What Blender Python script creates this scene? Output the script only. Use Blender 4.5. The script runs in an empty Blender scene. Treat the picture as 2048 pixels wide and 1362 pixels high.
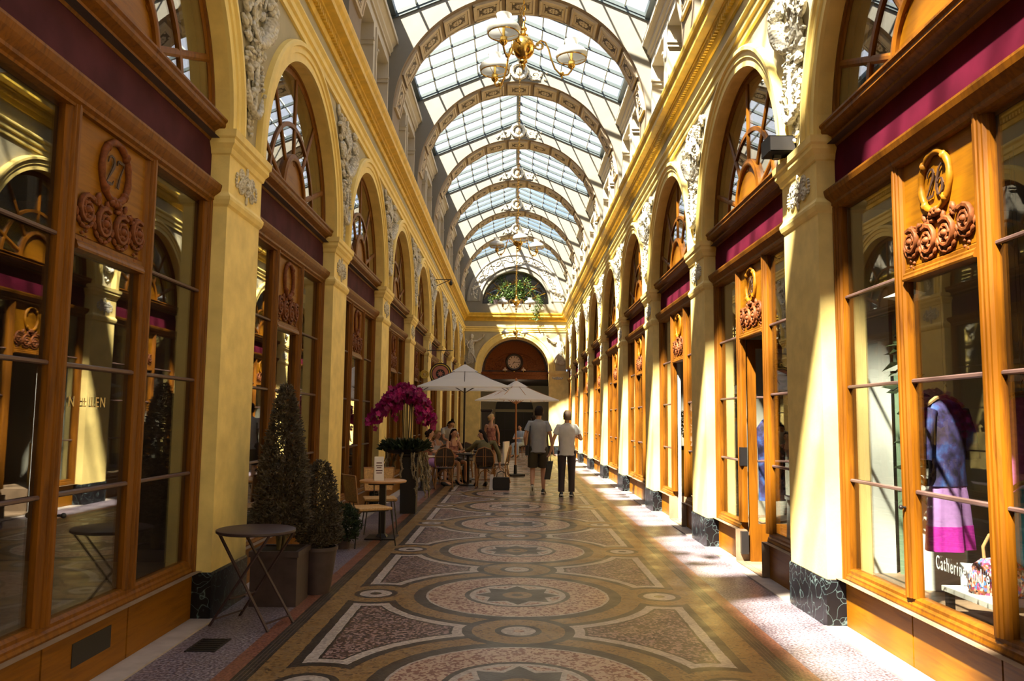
import bpy, bmesh, math, random
from mathutils import Vector, Matrix
S = bpy.context.scene
COL = S.collection
PI = math.pi
# ---------------------------------------------------------------- mesh helper
class MB:
    def __init__(s): s.v = []; s.f = []; s.m = []
    def add(s, vs, fs, mi=0):
        o = len(s.v); s.v += [tuple(p) for p in vs]
        for f in fs: s.f.append(tuple(o + i for i in f)); s.m.append(mi)
    def box(s, x0, x1, y0, y1, z0, z1, mi=0):
        if x0 > x1: x0, x1 = x1, x0
        if y0 > y1: y0, y1 = y1, y0
        s.add([(x0,y0,z0),(x1,y0,z0),(x1,y1,z0),(x0,y1,z0),(x0,y0,z1),(x1,y0,z1),(x1,y1,z1),(x0,y1,z1)],
              [(0,3,2,1),(4,5,6,7),(0,1,5,4),(1,2,6,5),(2,3,7,6),(3,0,4,7)], mi)
    def loft(s, rings, mi=0, cap=True, closed=True, loop=False):
        n = len(rings[0]); vs = [p for r in rings for p in r]; fs = []
        R = len(rings)
        for i in range(R if loop else R - 1):
            j = (i + 1) % R
            for k in range(n if closed else n - 1):
                l = (k + 1) % n
                fs.append((i*n+k, i*n+l, j*n+l, j*n+k))
        if cap and closed and not loop:
            fs.append(tuple(range(n))[::-1]); fs.append(tuple((R-1)*n + k for k in range(n)))
        s.add(vs, fs, mi)
    def tube(s, pts, r, n=8, mi=0, cap=True, flat=1.0, loop=False):
        pts = [Vector(p) for p in pts]; N = len(pts)
        rs = r if isinstance(r, (list, tuple)) else [r] * N
        rings = []; up = None
        for i, p in enumerate(pts):
            if loop: t = pts[(i+1) % N] - pts[i-1]
            else: t = pts[min(i+1, N-1)] - pts[max(i-1, 0)]
            if t.length < 1e-9: t = Vector((0,0,1))
            t.normalize()
            if up is None:
                up = Vector((0,0,1)) if abs(t.z) < .9 else Vector((1,0,0))
            a = (up - t * up.dot(t))
            if a.length < 1e-6: a = t.orthogonal()
            a.normalize(); up = a; b = t.cross(a)
            rings.append([p + (a*math.cos(q)*flat + b*math.sin(q)) * rs[i] for q in [2*PI*k/n for k in range(n)]])
        s.loft(rings, mi, cap, True, loop)
    def lathe(s, prof, c=(0,0,0), n=16, mi=0, cap=True, sx=1, sy=1):
        s.loft([[(c[0]+r*math.cos(2*PI*k/n)*sx, c[1]+r*math.sin(2*PI*k/n)*sy, c[2]+z) for k in range(n)] for r, z in prof], mi, cap)
    def ell(s, c, r, n=8, m=6, mi=0, M=None):
        if not isinstance(r, (tuple, list)): r = (r, r, r)
        c = Vector(c); rings = []
        for i in range(m + 1):
            t = PI * (i + .001) / (m + .002)
            ring = []
            for k in range(n):
                p = Vector((r[0]*math.sin(t)*math.cos(2*PI*k/n), r[1]*math.sin(t)*math.sin(2*PI*k/n), r[2]*math.cos(t)))
                if M is not None: p = M @ p
                ring.append(c + p)
            rings.append(ring)
        s.loft(rings, mi, True)
    def ext(s, poly, fn, t0, t1, mi=0):      # closed polygon [(a,b)] swept along t by fn(a,b,t)
        s.loft([[fn(a, b, t) for a, b in poly] for t in (t0, t1)], mi, True)
    def build(s, name, mats, parent=None, loc=(0,0,0), rot=(0,0,0), smooth=None, recalc=True):
        me = bpy.data.meshes.new(name); me.from_pydata(s.v, [], s.f); me.update()
        if not isinstance(mats, (list, tuple)): mats = [mats]
        for m in mats: me.materials.append(m)
        if len(mats) > 1: me.polygons.foreach_set('material_index', s.m)
        if recalc:
            bm = bmesh.new(); bm.from_mesh(me); bmesh.ops.recalc_face_normals(bm, faces=bm.faces); bm.to_mesh(me); bm.free()
        if smooth is not None:
            me.polygons.foreach_set('use_smooth', [True] * len(me.polygons))
            if smooth < 180: me.set_sharp_from_angle(angle=math.radians(smooth))
        me.update()
        o = bpy.data.objects.new(name, me); COL.objects.link(o)
        o.location = loc; o.rotation_euler = rot
        if parent: o.parent = parent
        return o
def arcpts(c, r, a0, a1, n): return [(c[0]+r*math.cos(a0+(a1-a0)*i/n), c[1]+r*math.sin(a0+(a1-a0)*i/n)) for i in range(n+1)]
def tag(o, label, cat, group=None, kind=None):
    o['label'] = label; o['category'] = cat
    if group: o['group'] = group
    if kind: o['kind'] = kind
    return o
def struct(o): o['kind'] = 'structure'; return o
def thing(name, label, cat, loc=(0,0,0), rz=0, group=None):
    o = bpy.data.objects.new(name, None); COL.objects.link(o); o.empty_display_size = .1
    o.location = loc; o.rotation_euler = (0,0,rz)
    return tag(o, label, cat, group)
def copy_tree(o, parent=None):
    c = o.copy(); COL.objects.link(c)
    if parent: c.parent = parent
    for ch in list(o.children): copy_tree(ch, c)
    return c
def dup(o, loc, rz=None, label=None):
    c = copy_tree(o); c.location = loc
    if rz is not None: c.rotation_euler = (0,0,rz)
    if label: c['label'] = label
    return c
ORD = ['nearest','second','third','fourth','fifth','sixth','seventh','eighth','ninth','tenth','eleventh']
# ---------------------------------------------------------------- materials
class E_:
    """tiny expression wrapper over Math nodes"""
    nt = None
    def __init__(s, x): s.x = x
    @staticmethod
    def op(kind, *a):
        n = E_.nt.nodes.new('ShaderNodeMath'); n.operation = kind
        for i, q in enumerate(a):
            q = q.x if isinstance(q, E_) else q
            if isinstance(q, (int, float)): n.inputs[i].default_value = q
            else: E_.nt.links.new(q, n.inputs[i])
        return E_(n.outputs[0])
    def __add__(s, o): return E_.op('ADD', s, o)
    def __radd__(s, o): return E_.op('ADD', o, s)
    def __sub__(s, o): return E_.op('SUBTRACT', s, o)
    def __rsub__(s, o): return E_.op('SUBTRACT', o, s)
    def __mul__(s, o): return E_.op('MULTIPLY', s, o)
    __rmul__ = __mul__
    def __truediv__(s, o): return E_.op('DIVIDE', s, o)
    def __lt__(s, o): return E_.op('LESS_THAN', s, o)
    def __gt__(s, o): return E_.op('GREATER_THAN', s, o)
    def abs(s): return E_.op('ABSOLUTE', s)
    def sqrt(s): return E_.op('SQRT', s)
    def min(s, o): return E_.op('MINIMUM', s, o)
    def max(s, o): return E_.op('MAXIMUM', s, o)
    def mod(s, o): return E_.op('FLOORED_MODULO', s, o)
def newmat(name):
    m = bpy.data.materials.new(name); m.use_nodes = True
    nt = m.node_tree; b = nt.nodes['Principled BSDF']
    return m, nt, b
def rgb(c): return (c[0], c[1], c[2], 1)
def mixc(nt, fac, a, b):
    n = nt.nodes.new('ShaderNodeMix'); n.data_type = 'RGBA'
    for k, q in ((0, fac), (6, a), (7, b)):
        if isinstance(q, E_): q = q.x
        if isinstance(q, (int, float)): n.inputs[k].default_value = q
        elif isinstance(q, tuple): n.inputs[k].default_value = rgb(q)
        else: nt.links.new(q, n.inputs[k])
    return n.outputs[2]
def coords(nt, scale=(1,1,1), kind='Object'):
    t = nt.nodes.new('ShaderNodeTexCoord'); mp = nt.nodes.new('ShaderNodeMapping')
    mp.inputs['Scale'].default_value = scale
    nt.links.new(t.outputs[kind], mp.inputs[0]); return mp.outputs[0]
def noise(nt, co, scale, detail=4, rough=.55, dist=0):
    n = nt.nodes.new('ShaderNodeTexNoise'); n.inputs['Scale'].default_value = scale
    n.inputs['Detail'].default_value = detail; n.inputs['Roughness'].default_value = rough
    n.inputs['Distortion'].default_value = dist
    nt.links.new(co, n.inputs['Vector']); return n.outputs['Fac']
def ramp(nt, fac, stops):
    n = nt.nodes.new('ShaderNodeValToRGB'); cr = n.color_ramp
    while len(cr.elements) < len(stops): cr.elements.new(.5)
    for e, (p, c) in zip(cr.elements, stops): e.position = p; e.color = rgb(c)
    if isinstance(fac, E_): fac = fac.x
    nt.links.new(fac, n.inputs[0]); return n.outputs[0]
def bump(nt, b, h, strength=.2, dist=.01):
    n = nt.nodes.new('ShaderNodeBump'); n.inputs['Strength'].default_value = strength; n.inputs['Distance'].default_value = dist
    nt.links.new(h, n.inputs['Height']); nt.links.new(n.outputs[0], b.inputs['Normal'])
def plain(name, c, rough=.6, metal=0, var=.0, scale=6, bmp=0, spec=.5, coat=0, sheen=0, c2=None, tr=0):
    m, nt, b = newmat(name)
    b.inputs['Base Color'].default_value = rgb(c); b.inputs['Roughness'].default_value = rough
    b.inputs['Metallic'].default_value = metal; b.inputs['Specular IOR Level'].default_value = spec
    b.inputs['Coat Weight'].default_value = coat; b.inputs['Coat Roughness'].default_value = .15
    if var or c2:
        co = coords(nt); f = noise(nt, co, scale)
        lo = c2 if c2 else tuple(x * (1 - var) for x in c); hi = tuple(min(1, x * (1 + var * .6)) for x in c)
        nt.links.new(ramp(nt, f, [(.35, lo), (.65, hi)]), b.inputs['Base Color'])
        if bmp: bump(nt, b, noise(nt, co, scale * 12), bmp, .004)
    if tr:
        t = nt.nodes.new('ShaderNodeBsdfTranslucent'); t.inputs[0].default_value = rgb(c)
        mx = nt.nodes.new('ShaderNodeMixShader'); mx.inputs[0].default_value = tr
        nt.links.new(b.outputs[0], mx.inputs[1]); nt.links.new(t.outputs[0], mx.inputs[2])
        nt.links.new(mx.outputs[0], nt.nodes['Material Output'].inputs[0])
    return m
def wood(name, dark, light, stretch=(28, 28, 2.2), rough=.5, coat=.06):
    m, nt, b = newmat(name); co = coords(nt, stretch)
    f = noise(nt, co, 1.0, 6, .6, .6); f2 = noise(nt, coords(nt, (1.3, 1.3, 1.3)), 2.0, 2)
    c = ramp(nt, f, [(.3, dark), (.55, light), (.75, tuple(x*1.12 for x in light))])
    c = mixc(nt, E_(f2).x if 0 else f2, c, tuple(x*.8 for x in light))
    nt.links.new(c, b.inputs['Base Color']); b.inputs['Roughness'].default_value = rough
    b.inputs['Coat Weight'].default_value = coat; b.inputs['Coat Roughness'].default_value = .2; b.inputs['Specular IOR Level'].default_value = .22
    bump(nt, b, f, .12, .003)
    return m
def glassmat(name, tint, ior, rough=.0, gain=1.0):   # ior: reflectance head-on, gain: added at grazing angles
    m, nt, b = newmat(name); nt.nodes.remove(b)
    tr = nt.nodes.new('ShaderNodeBsdfTransparent'); tr.inputs[0].default_value = rgb(tint)
    gl = nt.nodes.new('ShaderNodeBsdfGlossy'); gl.inputs['Roughness'].default_value = rough
    gl.inputs['Color'].default_value = (.95, .95, .95, 1)
    lw = nt.nodes.new('ShaderNodeLayerWeight'); lw.inputs[0].default_value = .5
    pw = nt.nodes.new('ShaderNodeMath'); pw.operation = 'POWER'; pw.inputs[1].default_value = 4.0; nt.links.new(lw.outputs['Facing'], pw.inputs[0])
    mx = nt.nodes.new('ShaderNodeMixShader')
    mu = nt.nodes.new('ShaderNodeMath'); mu.operation = 'MULTIPLY_ADD'; mu.inputs[1].default_value = gain; mu.inputs[2].default_value = ior; mu.use_clamp = True
    nt.links.new(pw.outputs[0], mu.inputs[0]); nt.links.new(mu.outputs[0], mx.inputs[0])
    nt.links.new(tr.outputs[0], mx.inputs[1]); nt.links.new(gl.outputs[0], mx.inputs[2])
    nt.links.new(mx.outputs[0], nt.nodes['Material Output'].inputs[0])
    return m
M = {}
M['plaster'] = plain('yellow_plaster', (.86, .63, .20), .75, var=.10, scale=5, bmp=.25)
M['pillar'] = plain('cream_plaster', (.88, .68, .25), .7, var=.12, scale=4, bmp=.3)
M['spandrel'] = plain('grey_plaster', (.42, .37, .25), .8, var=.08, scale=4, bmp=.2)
def mk_relief():
    m, nt, b = newmat('relief_stucco'); co = coords(nt); b.inputs['Roughness'].default_value = .75
    v = nt.nodes.new('ShaderNodeTexVoronoi'); v.feature = 'SMOOTH_F1'; v.inputs['Scale'].default_value = 34; nt.links.new(co, v.inputs['Vector'])
    nt.links.new(ramp(nt, noise(nt, co, 20), [(.35, (.52, .48, .40)), (.65, (.72, .68, .58))]), b.inputs['Base Color'])
    bump(nt, b, v.outputs['Distance'], .9, .03); return m
M['relief'] = mk_relief()
M['attic'] = plain('attic_stucco', (.46, .415, .35), .8, var=.06, scale=3)
M['gable'] = plain('gable_stucco_sun_dimmed', (.185, .172, .15), .85, var=.06, scale=3)  # attic stucco with the colour darkened to offset direct sun on these faces
M['endtrim'] = plain('end_arch_stucco_sun_dimmed', (.27, .255, .23), .8, var=.05, scale=3)  # lunette trim, also darkened in colour to hold down the sun there
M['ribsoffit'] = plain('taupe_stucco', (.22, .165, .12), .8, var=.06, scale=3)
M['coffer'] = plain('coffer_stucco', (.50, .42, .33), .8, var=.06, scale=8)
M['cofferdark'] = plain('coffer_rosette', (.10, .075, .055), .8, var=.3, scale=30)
M['gold'] = plain('ochre_paint', (.72, .47, .06), .5, var=.16, scale=6, bmp=.1)
M['paleyellow'] = plain('pale_yellow_paint', (.86, .66, .22), .6, var=.06, scale=5)
M['wood'] = wood('oak_varnish', (.05, .011, .001), (.205, .068, .0015))
M['woodp'] = wood('oak_panel', (.12, .037, .001), (.27, .102, .0015), (10, 2.0, 26))
M['carving'] = plain('carved_oak', (.17, .048, .012), .6, var=.35, scale=30, spec=.25)
M['fascia'] = plain('burgundy_cloth', (.075, .005, .018), .85, var=.25, scale=3, spec=.06)
M['fascia2'] = plain('plum_cloth', (.07, .020, .030), .8, var=.25, scale=3, spec=.08)
M['ink'] = plain('painted_numeral', (.05, .02, .01), .6)
M['inkgold'] = plain('gilt_lettering', (.75, .55, .2), .5)
M['inkwhite'] = plain('white_lettering', (.34, .37, .37), .7)
M['glass'] = glassmat('shop_glass', (.93, .94, .93), .075, .0, .80)
M['fanglass'] = glassmat('fanlight_glass', (.85, .86, .88), .16, .0, .75)
M['skyglass'] = glassmat('roof_glass', (.94, .96, .99), .03, .05, .25)
M['steel'] = plain('grey_steel', (.07, .09, .105), .5, .2)
M['bar'] = plain('dark_glazing_bar', (.10, .055, .05), .5)
M['barlight'] = plain('pale_glazing_bar', (.55, .62, .66), .5)
M['brass'] = plain('brass', (.72, .47, .12), .2, 1.0)
M['opal'] = plain('opal_glass', (.62, .63, .64), .15, tr=.25)
M['iron'] = plain('black_iron', (.018, .015, .016), .45, .2)
M['ironbrown'] = plain('dark_purple_steel', (.048, .028, .034), .5, .1)
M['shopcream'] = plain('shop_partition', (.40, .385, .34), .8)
M['salmon'] = plain('salmon_paint', (.55, .19, .12), .6)
M['matteblack'] = plain('matte_black_paint', (.004, .0035, .004), .7, spec=.08)
M['stone'] = plain('pale_threshold_stone', (.42, .36, .34), .7, var=.15, scale=5)
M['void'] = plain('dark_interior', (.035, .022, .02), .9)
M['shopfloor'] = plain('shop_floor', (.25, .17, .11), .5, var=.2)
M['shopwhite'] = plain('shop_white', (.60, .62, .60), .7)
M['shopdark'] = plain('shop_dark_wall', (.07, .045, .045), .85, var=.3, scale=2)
M['umb'] = plain('canvas_white', (.93, .92, .92), .85, tr=.45)
M['polewood'] = plain('orange_pole_wood', (.45, .17, .05), .5)
M['rattan'] = plain('rattan_cane', (.34, .16, .055), .5, var=.2, scale=30)
M['rattandark'] = plain('dark_woven_cane', (.06, .04, .03), .6, var=.4, scale=60)
M['cane'] = plain('light_cane', (.62, .38, .16), .6, var=.25, scale=50)
M['planter'] = plain('dark_planter', (.055, .035, .04), .55, var=.25, scale=8)
M['leaf'] = plain('boxwood_leaf', (.14, .105, .07), .5, c2=(.035, .03, .02), scale=14, tr=.15)
M['leafd'] = plain('dark_leaf', (.03, .05, .02), .5, var=.4, scale=9)
M['leafg'] = plain('green_leaf', (.07, .13, .025), .5, var=.5, scale=6, tr=.25)
M['moss'] = plain('grey_moss', (.30, .24, .15), .9, var=.4, scale=20)
M['orchid'] = plain('magenta_petal', (.40, .005, .15), .5, var=.6, scale=7, tr=.2)
M['stem'] = plain('plant_stem', (.13, .10, .05), .6)
M['soil'] = plain('soil', (.03, .022, .016), .95)
M['skin'] = plain('skin', (.62, .34, .22), .5)
M['hairdark'] = plain('dark_hair', (.018, .011, .009), .8, spec=.15)
M['hairbrown'] = plain('brown_hair', (.10, .055, .03), .6)
M['hairblond'] = plain('blond_hair', (.50, .33, .14), .6)
M['greytee'] = plain('grey_cotton', (.33, .34, .37), .85, var=.08, scale=9)
M['whitetee'] = plain('pale_cotton', (.66, .65, .66), .85, var=.08, scale=9)
M['shorts'] = plain('olive_cotton', (.06, .048, .026), .85)
M['trousers'] = plain('charcoal_trousers', (.045, .032, .038), .85)
M['olive'] = plain('olive_shirt', (.15, .13, .06), .85)
M['pinkdress'] = plain('pink_dress', (.55, .25, .18), .8, c2=(.2, .06, .06), scale=14)
M['shoe'] = plain('black_shoe', (.02, .018, .02), .5)
M['sole'] = plain('white_sole', (.7, .7, .7), .6)
M['black'] = plain('black_leather', (.012, .01, .012), .5)
M['paper'] = plain('white_card', (.85, .80, .78), .7)
M['lilac'] = plain('lilac_fabric', (.48, .25, .62), .8, var=.1, scale=30)
M['magenta'] = plain('magenta_fabric', (.55, .02, .42), .8, var=.2, scale=60)
M['pinkfab'] = plain('pink_fabric', (.62, .16, .42), .8, var=.2, scale=30)
M['cyanfab'] = plain('turquoise_fabric', (.03, .42, .62), .7, var=.2)
M['skyblue'] = plain('light_blue_cloth', (.42, .50, .62), .85)
M['woodlight'] = plain('pale_table_wood', (.55, .30, .13), .45, var=.15, scale=12)
M['marblewhite'] = plain('white_tabletop', (.75, .66, .58), .4)
M['clockface'] = plain('clock_face', (.62, .47, .40), .5)
M['hallcream'] = plain('hall_cream', (.70, .60, .42), .8)
M['halldark'] = plain('hall_dark_wood', (.03, .017, .013), .5)
def mk_marble():
    m, nt, b = newmat('black_veined_marble'); co = coords(nt, kind='Object')
    w = noise(nt, co, 2.5, 5, .6, 1.2)
    v = nt.nodes.new('ShaderNodeTexVoronoi'); v.feature = 'DISTANCE_TO_EDGE'; v.inputs['Scale'].default_value = 6.5
    ad = nt.nodes.new('ShaderNodeVectorMath'); ad.operation = 'ADD'
    sc = nt.nodes.new('ShaderNodeVectorMath'); sc.operation = 'SCALE'; sc.inputs['Scale'].default_value = .45
    nn = nt.nodes.new('ShaderNodeTexNoise'); nn.inputs['Scale'].default_value = 5; nt.links.new(co, nn.inputs[0])
    nt.links.new(nn.outputs['Color'], sc.inputs[0]); nt.links.new(co, ad.inputs[0]); nt.links.new(sc.outputs[0], ad.inputs[1])
    nt.links.new(ad.outputs[0], v.inputs['Vector'])
    c = ramp(nt, v.outputs['Distance'], [(.0, (.26, .36, .37)), (.014, (.06, .09, .10)), (.045, (.010, .009, .012))])
    c = mixc(nt, w, c, (.007, .007, .009)); nt.links.new(c, b.inputs['Base Color'])
    b.inputs['Roughness'].default_value = .3; b.inputs['Specular IOR Level'].default_value = .25; return m
M['marble'] = mk_marble()
def mk_floral():
    m, nt, b = newmat('floral_print'); co = coords(nt)
    v = nt.nodes.new('ShaderNodeTexVoronoi'); v.inputs['Scale'].default_value = 26; nt.links.new(co, v.inputs['Vector'])
    f = noise(nt, co, 7, 4)
    c = ramp(nt, f, [(.38, (.012, .008, .03)), (.5, (.05, .04, .16)), (.62, (.06, .14, .45)), (.78, (.35, .15, .4))])
    dots = E_.op('LESS_THAN', E_(v.outputs['Distance']), .16) if 0 else None
    nt.links.new(c, b.inputs['Base Color']); b.inputs['Roughness'].default_value = .8; return m
M['floral'] = mk_floral()
def mk_tweed():
    m, nt, b = newmat('multicolour_tweed'); co = coords(nt, (90, 90, 60))
    v = nt.nodes.new('ShaderNodeTexVoronoi'); v.inputs['Scale'].default_value = 1; nt.links.new(co, v.inputs['Vector'])
    h = nt.nodes.new('ShaderNodeSeparateColor'); nt.links.new(v.outputs['Color'], h.inputs[0])
    c = ramp(nt, h.outputs[0], [(0, (.03, .02, .03)), (.3, (.7, .2, .08)), (.45, (.9, .8, .7)), (.6, (.05, .03, .04)), (.75, (.75, .08, .25)), (.9, (.1, .25, .6))])
    nt.links.new(c, b.inputs['Base Color']); b.inputs['Roughness'].default_value = .9
    bump(nt, b, h.outputs[1], .5, .004); return m
M['tweed'] = mk_tweed()
# ---- mosaic floor
BAY = 3.822; PW = .805; HX = 2.335
def PY(i): return 2.481 + BAY * i
END = PY(9)
def mk_floor():
    m, nt, b = newmat('mosaic_floor'); E_.nt = nt; b.inputs['Specular IOR Level'].default_value = .24
    t = nt.nodes.new('ShaderNodeTexCoord'); sp = nt.nodes.new('ShaderNodeSeparateXYZ'); nt.links.new(t.outputs['Object'], sp.inputs[0])
    X = E_(sp.outputs[0]); Y = E_(sp.outputs[1]); ax = X.abs()
    P = 2.43; Y0 = 7.30
    # hand-laid wobble
    nz = nt.nodes.new('ShaderNodeTexNoise'); nz.inputs['Scale'].default_value = 9; nt.links.new(t.outputs['Object'], nz.inputs[0])
    wob = (E_(nz.outputs['Fac']) - .5) * .02
    y1 = ((Y - (Y0 - P/2)).mod(P) - P/2)          # centred on the big medallions
    y2 = ((Y - Y0).mod(P) - P/2)                  # centred on the small ones
    db = (X*X + y1*y1).sqrt() + wob; dm = (X*X + y2*y2).sqrt() + wob
    sx = ax - 1.24; ds = (sx*sx + y1*y1).sqrt() + wob
    strip = 1.427 - ax + wob
    sdf = (db - 1.06).min(dm - .34).min(ds - .33).min(strip)
    # tesserae
    vo = nt.nodes.new('ShaderNodeTexVoronoi'); vo.inputs['Scale'].default_value = 50; nt.links.new(t.outputs['Object'], vo.inputs['Vector'])
    cs = nt.nodes.new('ShaderNodeSeparateColor'); nt.links.new(vo.outputs['Color'], cs.inputs[0]); h = cs.outputs[0]
    field = ramp(nt, h, [(0, (.022, .010, .012)), (.40, (.06, .026, .03)), (.44, (.30, .19, .19)), (.75, (.40, .27, .26)), (.8, (.07, .035, .04)), (1, (.16, .09, .09))])
    pinks = ramp(nt, h, [(0, (.17, .045, .035)), (.35, (.26, .09, .07)), (.4, (.54, .37, .29)), (1, (.60, .44, .34))])
    ochre = ramp(nt, h, [(0, (.09, .045, .02)), (.2, (.24, .13, .04)), (.6, (.33, .19, .065)), (1, (.22, .14, .07))])
    dark = ramp(nt, h, [(0, (.010, .007, .007)), (1, (.03, .02, .018))])
    white = ramp(nt, h, [(0, (.38, .32, .31)), (1, (.62, .55, .52))])
    col = field
    def lay(mask, c):
        nonlocal col; col = mixc(nt, mask, col, c)
    lay(sdf < .165, dark); lay(sdf < .145, white); lay(sdf < .068, dark); lay(sdf < .0, ochre)
    lay(db < .9, dark); lay(db < .795, white); lay(db < .775, pinks); lay(db < .46, dark); lay(db < .42, white); lay(db < .375, pinks)
    # eight-pointed star
    an = E_.op('ARCTAN2', X, y1); sec = (an.mod(PI/4) - PI/8).abs()          # 0 mid-gap, PI/8 at tip
    q = PI/8 - sec
    # edge from tip (r=.37) to notch (r=.17): r < .17/(cos..)
    rr = E_.op('DIVIDE', .37 * math.sin(.62), E_.op('SINE', (q + .62)))
    rw = E_.op('DIVIDE', .43 * math.sin(.62), E_.op('SINE', (q + .62)))
    lay((db < rw).x if 0 else E_.op('MULTIPLY', db < rw, db < .40), white); lay(db < rr, dark); lay(db < .13, ochre); lay(db < .05, dark)
    # small medallions over
    lay(dm < .465, white) if 0 else None
    lay(dm < .41, dark); lay(dm < .34, ochre); lay(dm < .17, dark); lay(dm < .125, white); lay(dm < .04, pinks)
    lay(ds < .19, dark); lay(ds < .14, white); lay(ds < .05, dark)
    # long borders
    gr_n = nt.nodes.new('ShaderNodeTexNoise'); gr_n.inputs['Scale'].default_value = 55; gr_n.inputs['Detail'].default_value = 3; nt.links.new(t.outputs['Object'], gr_n.inputs[0])
    granite = ramp(nt, gr_n.outputs['Fac'], [(.36, (.06, .045, .07)), (.5, (.19, .155, .215)), (.62, (.36, .32, .40))])
    pink = ramp(nt, gr_n.outputs['Fac'], [(.36, (.13, .04, .03)), (.6, (.32, .12, .08))])
    axw = ax + wob * .4
    lay(axw > 1.588, dark); lay(axw > 1.69, pink); lay(axw > 1.80, granite)
    lines = ((axw - 1.588) * (1/.025)).mod(1.0)
    lay(E_.op('MULTIPLY', E_.op('MULTIPLY', lines < .16, axw > 1.60), axw < 1.688), white if 0 else (.16, .13, .11))
    st = noise(nt, coords(nt), 1.3, 3)
    col = mixc(nt, (E_(st) * .45), col, (.12, .085, .06))
    nt.links.new(col, b.inputs['Base Color'])
    r = ramp(nt, noise(nt, coords(nt), 3.5, 4), [(.3, (.28,.28,.28)), (.7, (.46,.46,.46))])
    nt.links.new(r, b.inputs['Roughness'])
    bump(nt, b, vo.outputs['Distance'], .25, .003)
    return m
M['floor'] = mk_floor()
# ================================================================ SETTING
Y_BACK = -8.0
mb = MB(); mb.box(-2.5, 2.5, Y_BACK, 48, -.12, 0)
struct(mb.build('floor', M['floor']))
SIDES = (('left', -1), ('right', 1))
HALF = (BAY - PW) / 2                                   # half opening of a bay
ARC_R = 1.485; ARC_Z = 3.80
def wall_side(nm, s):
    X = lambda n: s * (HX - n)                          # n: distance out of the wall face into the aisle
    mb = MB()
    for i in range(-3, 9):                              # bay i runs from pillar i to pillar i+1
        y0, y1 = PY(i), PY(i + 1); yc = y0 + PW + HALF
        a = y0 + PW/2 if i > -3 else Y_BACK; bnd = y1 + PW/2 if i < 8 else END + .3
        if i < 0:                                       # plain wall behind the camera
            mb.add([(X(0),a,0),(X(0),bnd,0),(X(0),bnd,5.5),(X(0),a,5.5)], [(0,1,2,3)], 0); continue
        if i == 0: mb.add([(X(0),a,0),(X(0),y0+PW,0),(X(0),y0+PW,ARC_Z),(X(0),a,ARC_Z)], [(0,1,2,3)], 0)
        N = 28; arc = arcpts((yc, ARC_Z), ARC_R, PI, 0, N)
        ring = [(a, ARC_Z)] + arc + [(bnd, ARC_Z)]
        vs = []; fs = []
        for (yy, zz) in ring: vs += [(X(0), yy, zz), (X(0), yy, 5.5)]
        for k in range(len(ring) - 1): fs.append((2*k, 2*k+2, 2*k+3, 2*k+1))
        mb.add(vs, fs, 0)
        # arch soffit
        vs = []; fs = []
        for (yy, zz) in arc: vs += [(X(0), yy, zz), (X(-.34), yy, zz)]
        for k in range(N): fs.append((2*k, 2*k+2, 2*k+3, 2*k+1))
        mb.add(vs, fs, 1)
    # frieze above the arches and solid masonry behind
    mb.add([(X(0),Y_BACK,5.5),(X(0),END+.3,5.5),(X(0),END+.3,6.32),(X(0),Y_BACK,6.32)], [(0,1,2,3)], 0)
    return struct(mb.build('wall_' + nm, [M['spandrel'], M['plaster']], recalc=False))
for nm, s in SIDES: wall_side(nm, s)
# attic storey: piers, square-headed openings, recessed backs
def attic(nm, s):
    X = lambda n: s * (HX - n); mb = MB()
    for i in range(-3, 9):
        ya, yb = PY(i) + PW, PY(i + 1)
        L = yb - ya; o = [(ya + .22, ya + 1.33), (ya + 1.69, yb - .22)]
        mb.box(X(0), X(-.4), ya, yb, 6.32, 6.55)
        mb.box(X(0), X(-.4), ya, yb, 7.72, 8.72)
        edges = [ya, o[0][0], o[0][1], o[1][0], o[1][1], yb]
        for k in (0, 2, 4): mb.box(X(0), X(-.4), edges[k], edges[k+1], 6.55, 7.72)
        mb.box(X(-.36), X(-.42), ya, yb, 6.55, 7.72)
        for (p, q) in o:                                # imposts and slim frames
            for (e, d) in ((p, 1), (q, -1)):
                mb.box(X(.03), X(-.34), e - .005*d, e + .035*d, 7.36, 7.42); mb.box(X(.045), X(-.34), e - .005*d, e + .055*d, 7.42, 7.46)
                mb.box(X(.025), X(0), e - .07*d, e, 6.55, 7.72)
            mb.box(X(.025), X(0), p - .07, q + .07, 7.72, 7.79)
        # crowning moulding of the bay
        prof = [(0, 7.95), (.03, 7.95), (.03, 8.0), (.07, 8.04), (.07, 8.1), (.13, 8.17), (.16, 8.17), (.16, 8.25), (0, 8.30)]
        mb.ext(prof, lambda a, z, t: (X(a), t, z), ya + .002, yb - .002)
    # piers behind the ribs
    for i in range(-3, 10): mb.box(X(0), X(-.4), PY(i), PY(i) + PW, 6.32, 8.72)
    return struct(mb.build('wall_attic_' + nm, M['attic']))
for nm, s in SIDES: attic(nm, s)
# running mouldings along both sides
def run_trim(name, prof, mat, y0=Y_BACK, y1=None, dent=None):
    for k, (nm, s) in enumerate(SIDES):
        X = lambda n: s * (HX - n); mb = MB()
        mb.ext(prof, lambda a, z, t: (X(a), t, z), y0, END - .001 if y1 is None else y1)
        if dent:
            yy = 2.0
            while yy < END - .2:
                mb.box(X(dent[0]), X(dent[1]), yy, yy + .04, dent[2], dent[3]); yy += .075
        struct(mb.build(name[k], mat))
ARCHI = [(0, 5.50), (.03, 5.50), (.03, 5.57), (.055, 5.585), (.055, 5.65), (.085, 5.68), (.085, 5.70), (.06, 5.73), (0, 5.74)]
CORN = [(0, 5.98), (.03, 5.98), (.05, 6.03), (.05, 6.10), (.11, 6.12), (.11, 6.15), (.20, 6.17), (.20, 6.24), (.235, 6.28), (.25, 6.32), (.25, 6.345), (0, 6.36)]
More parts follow.
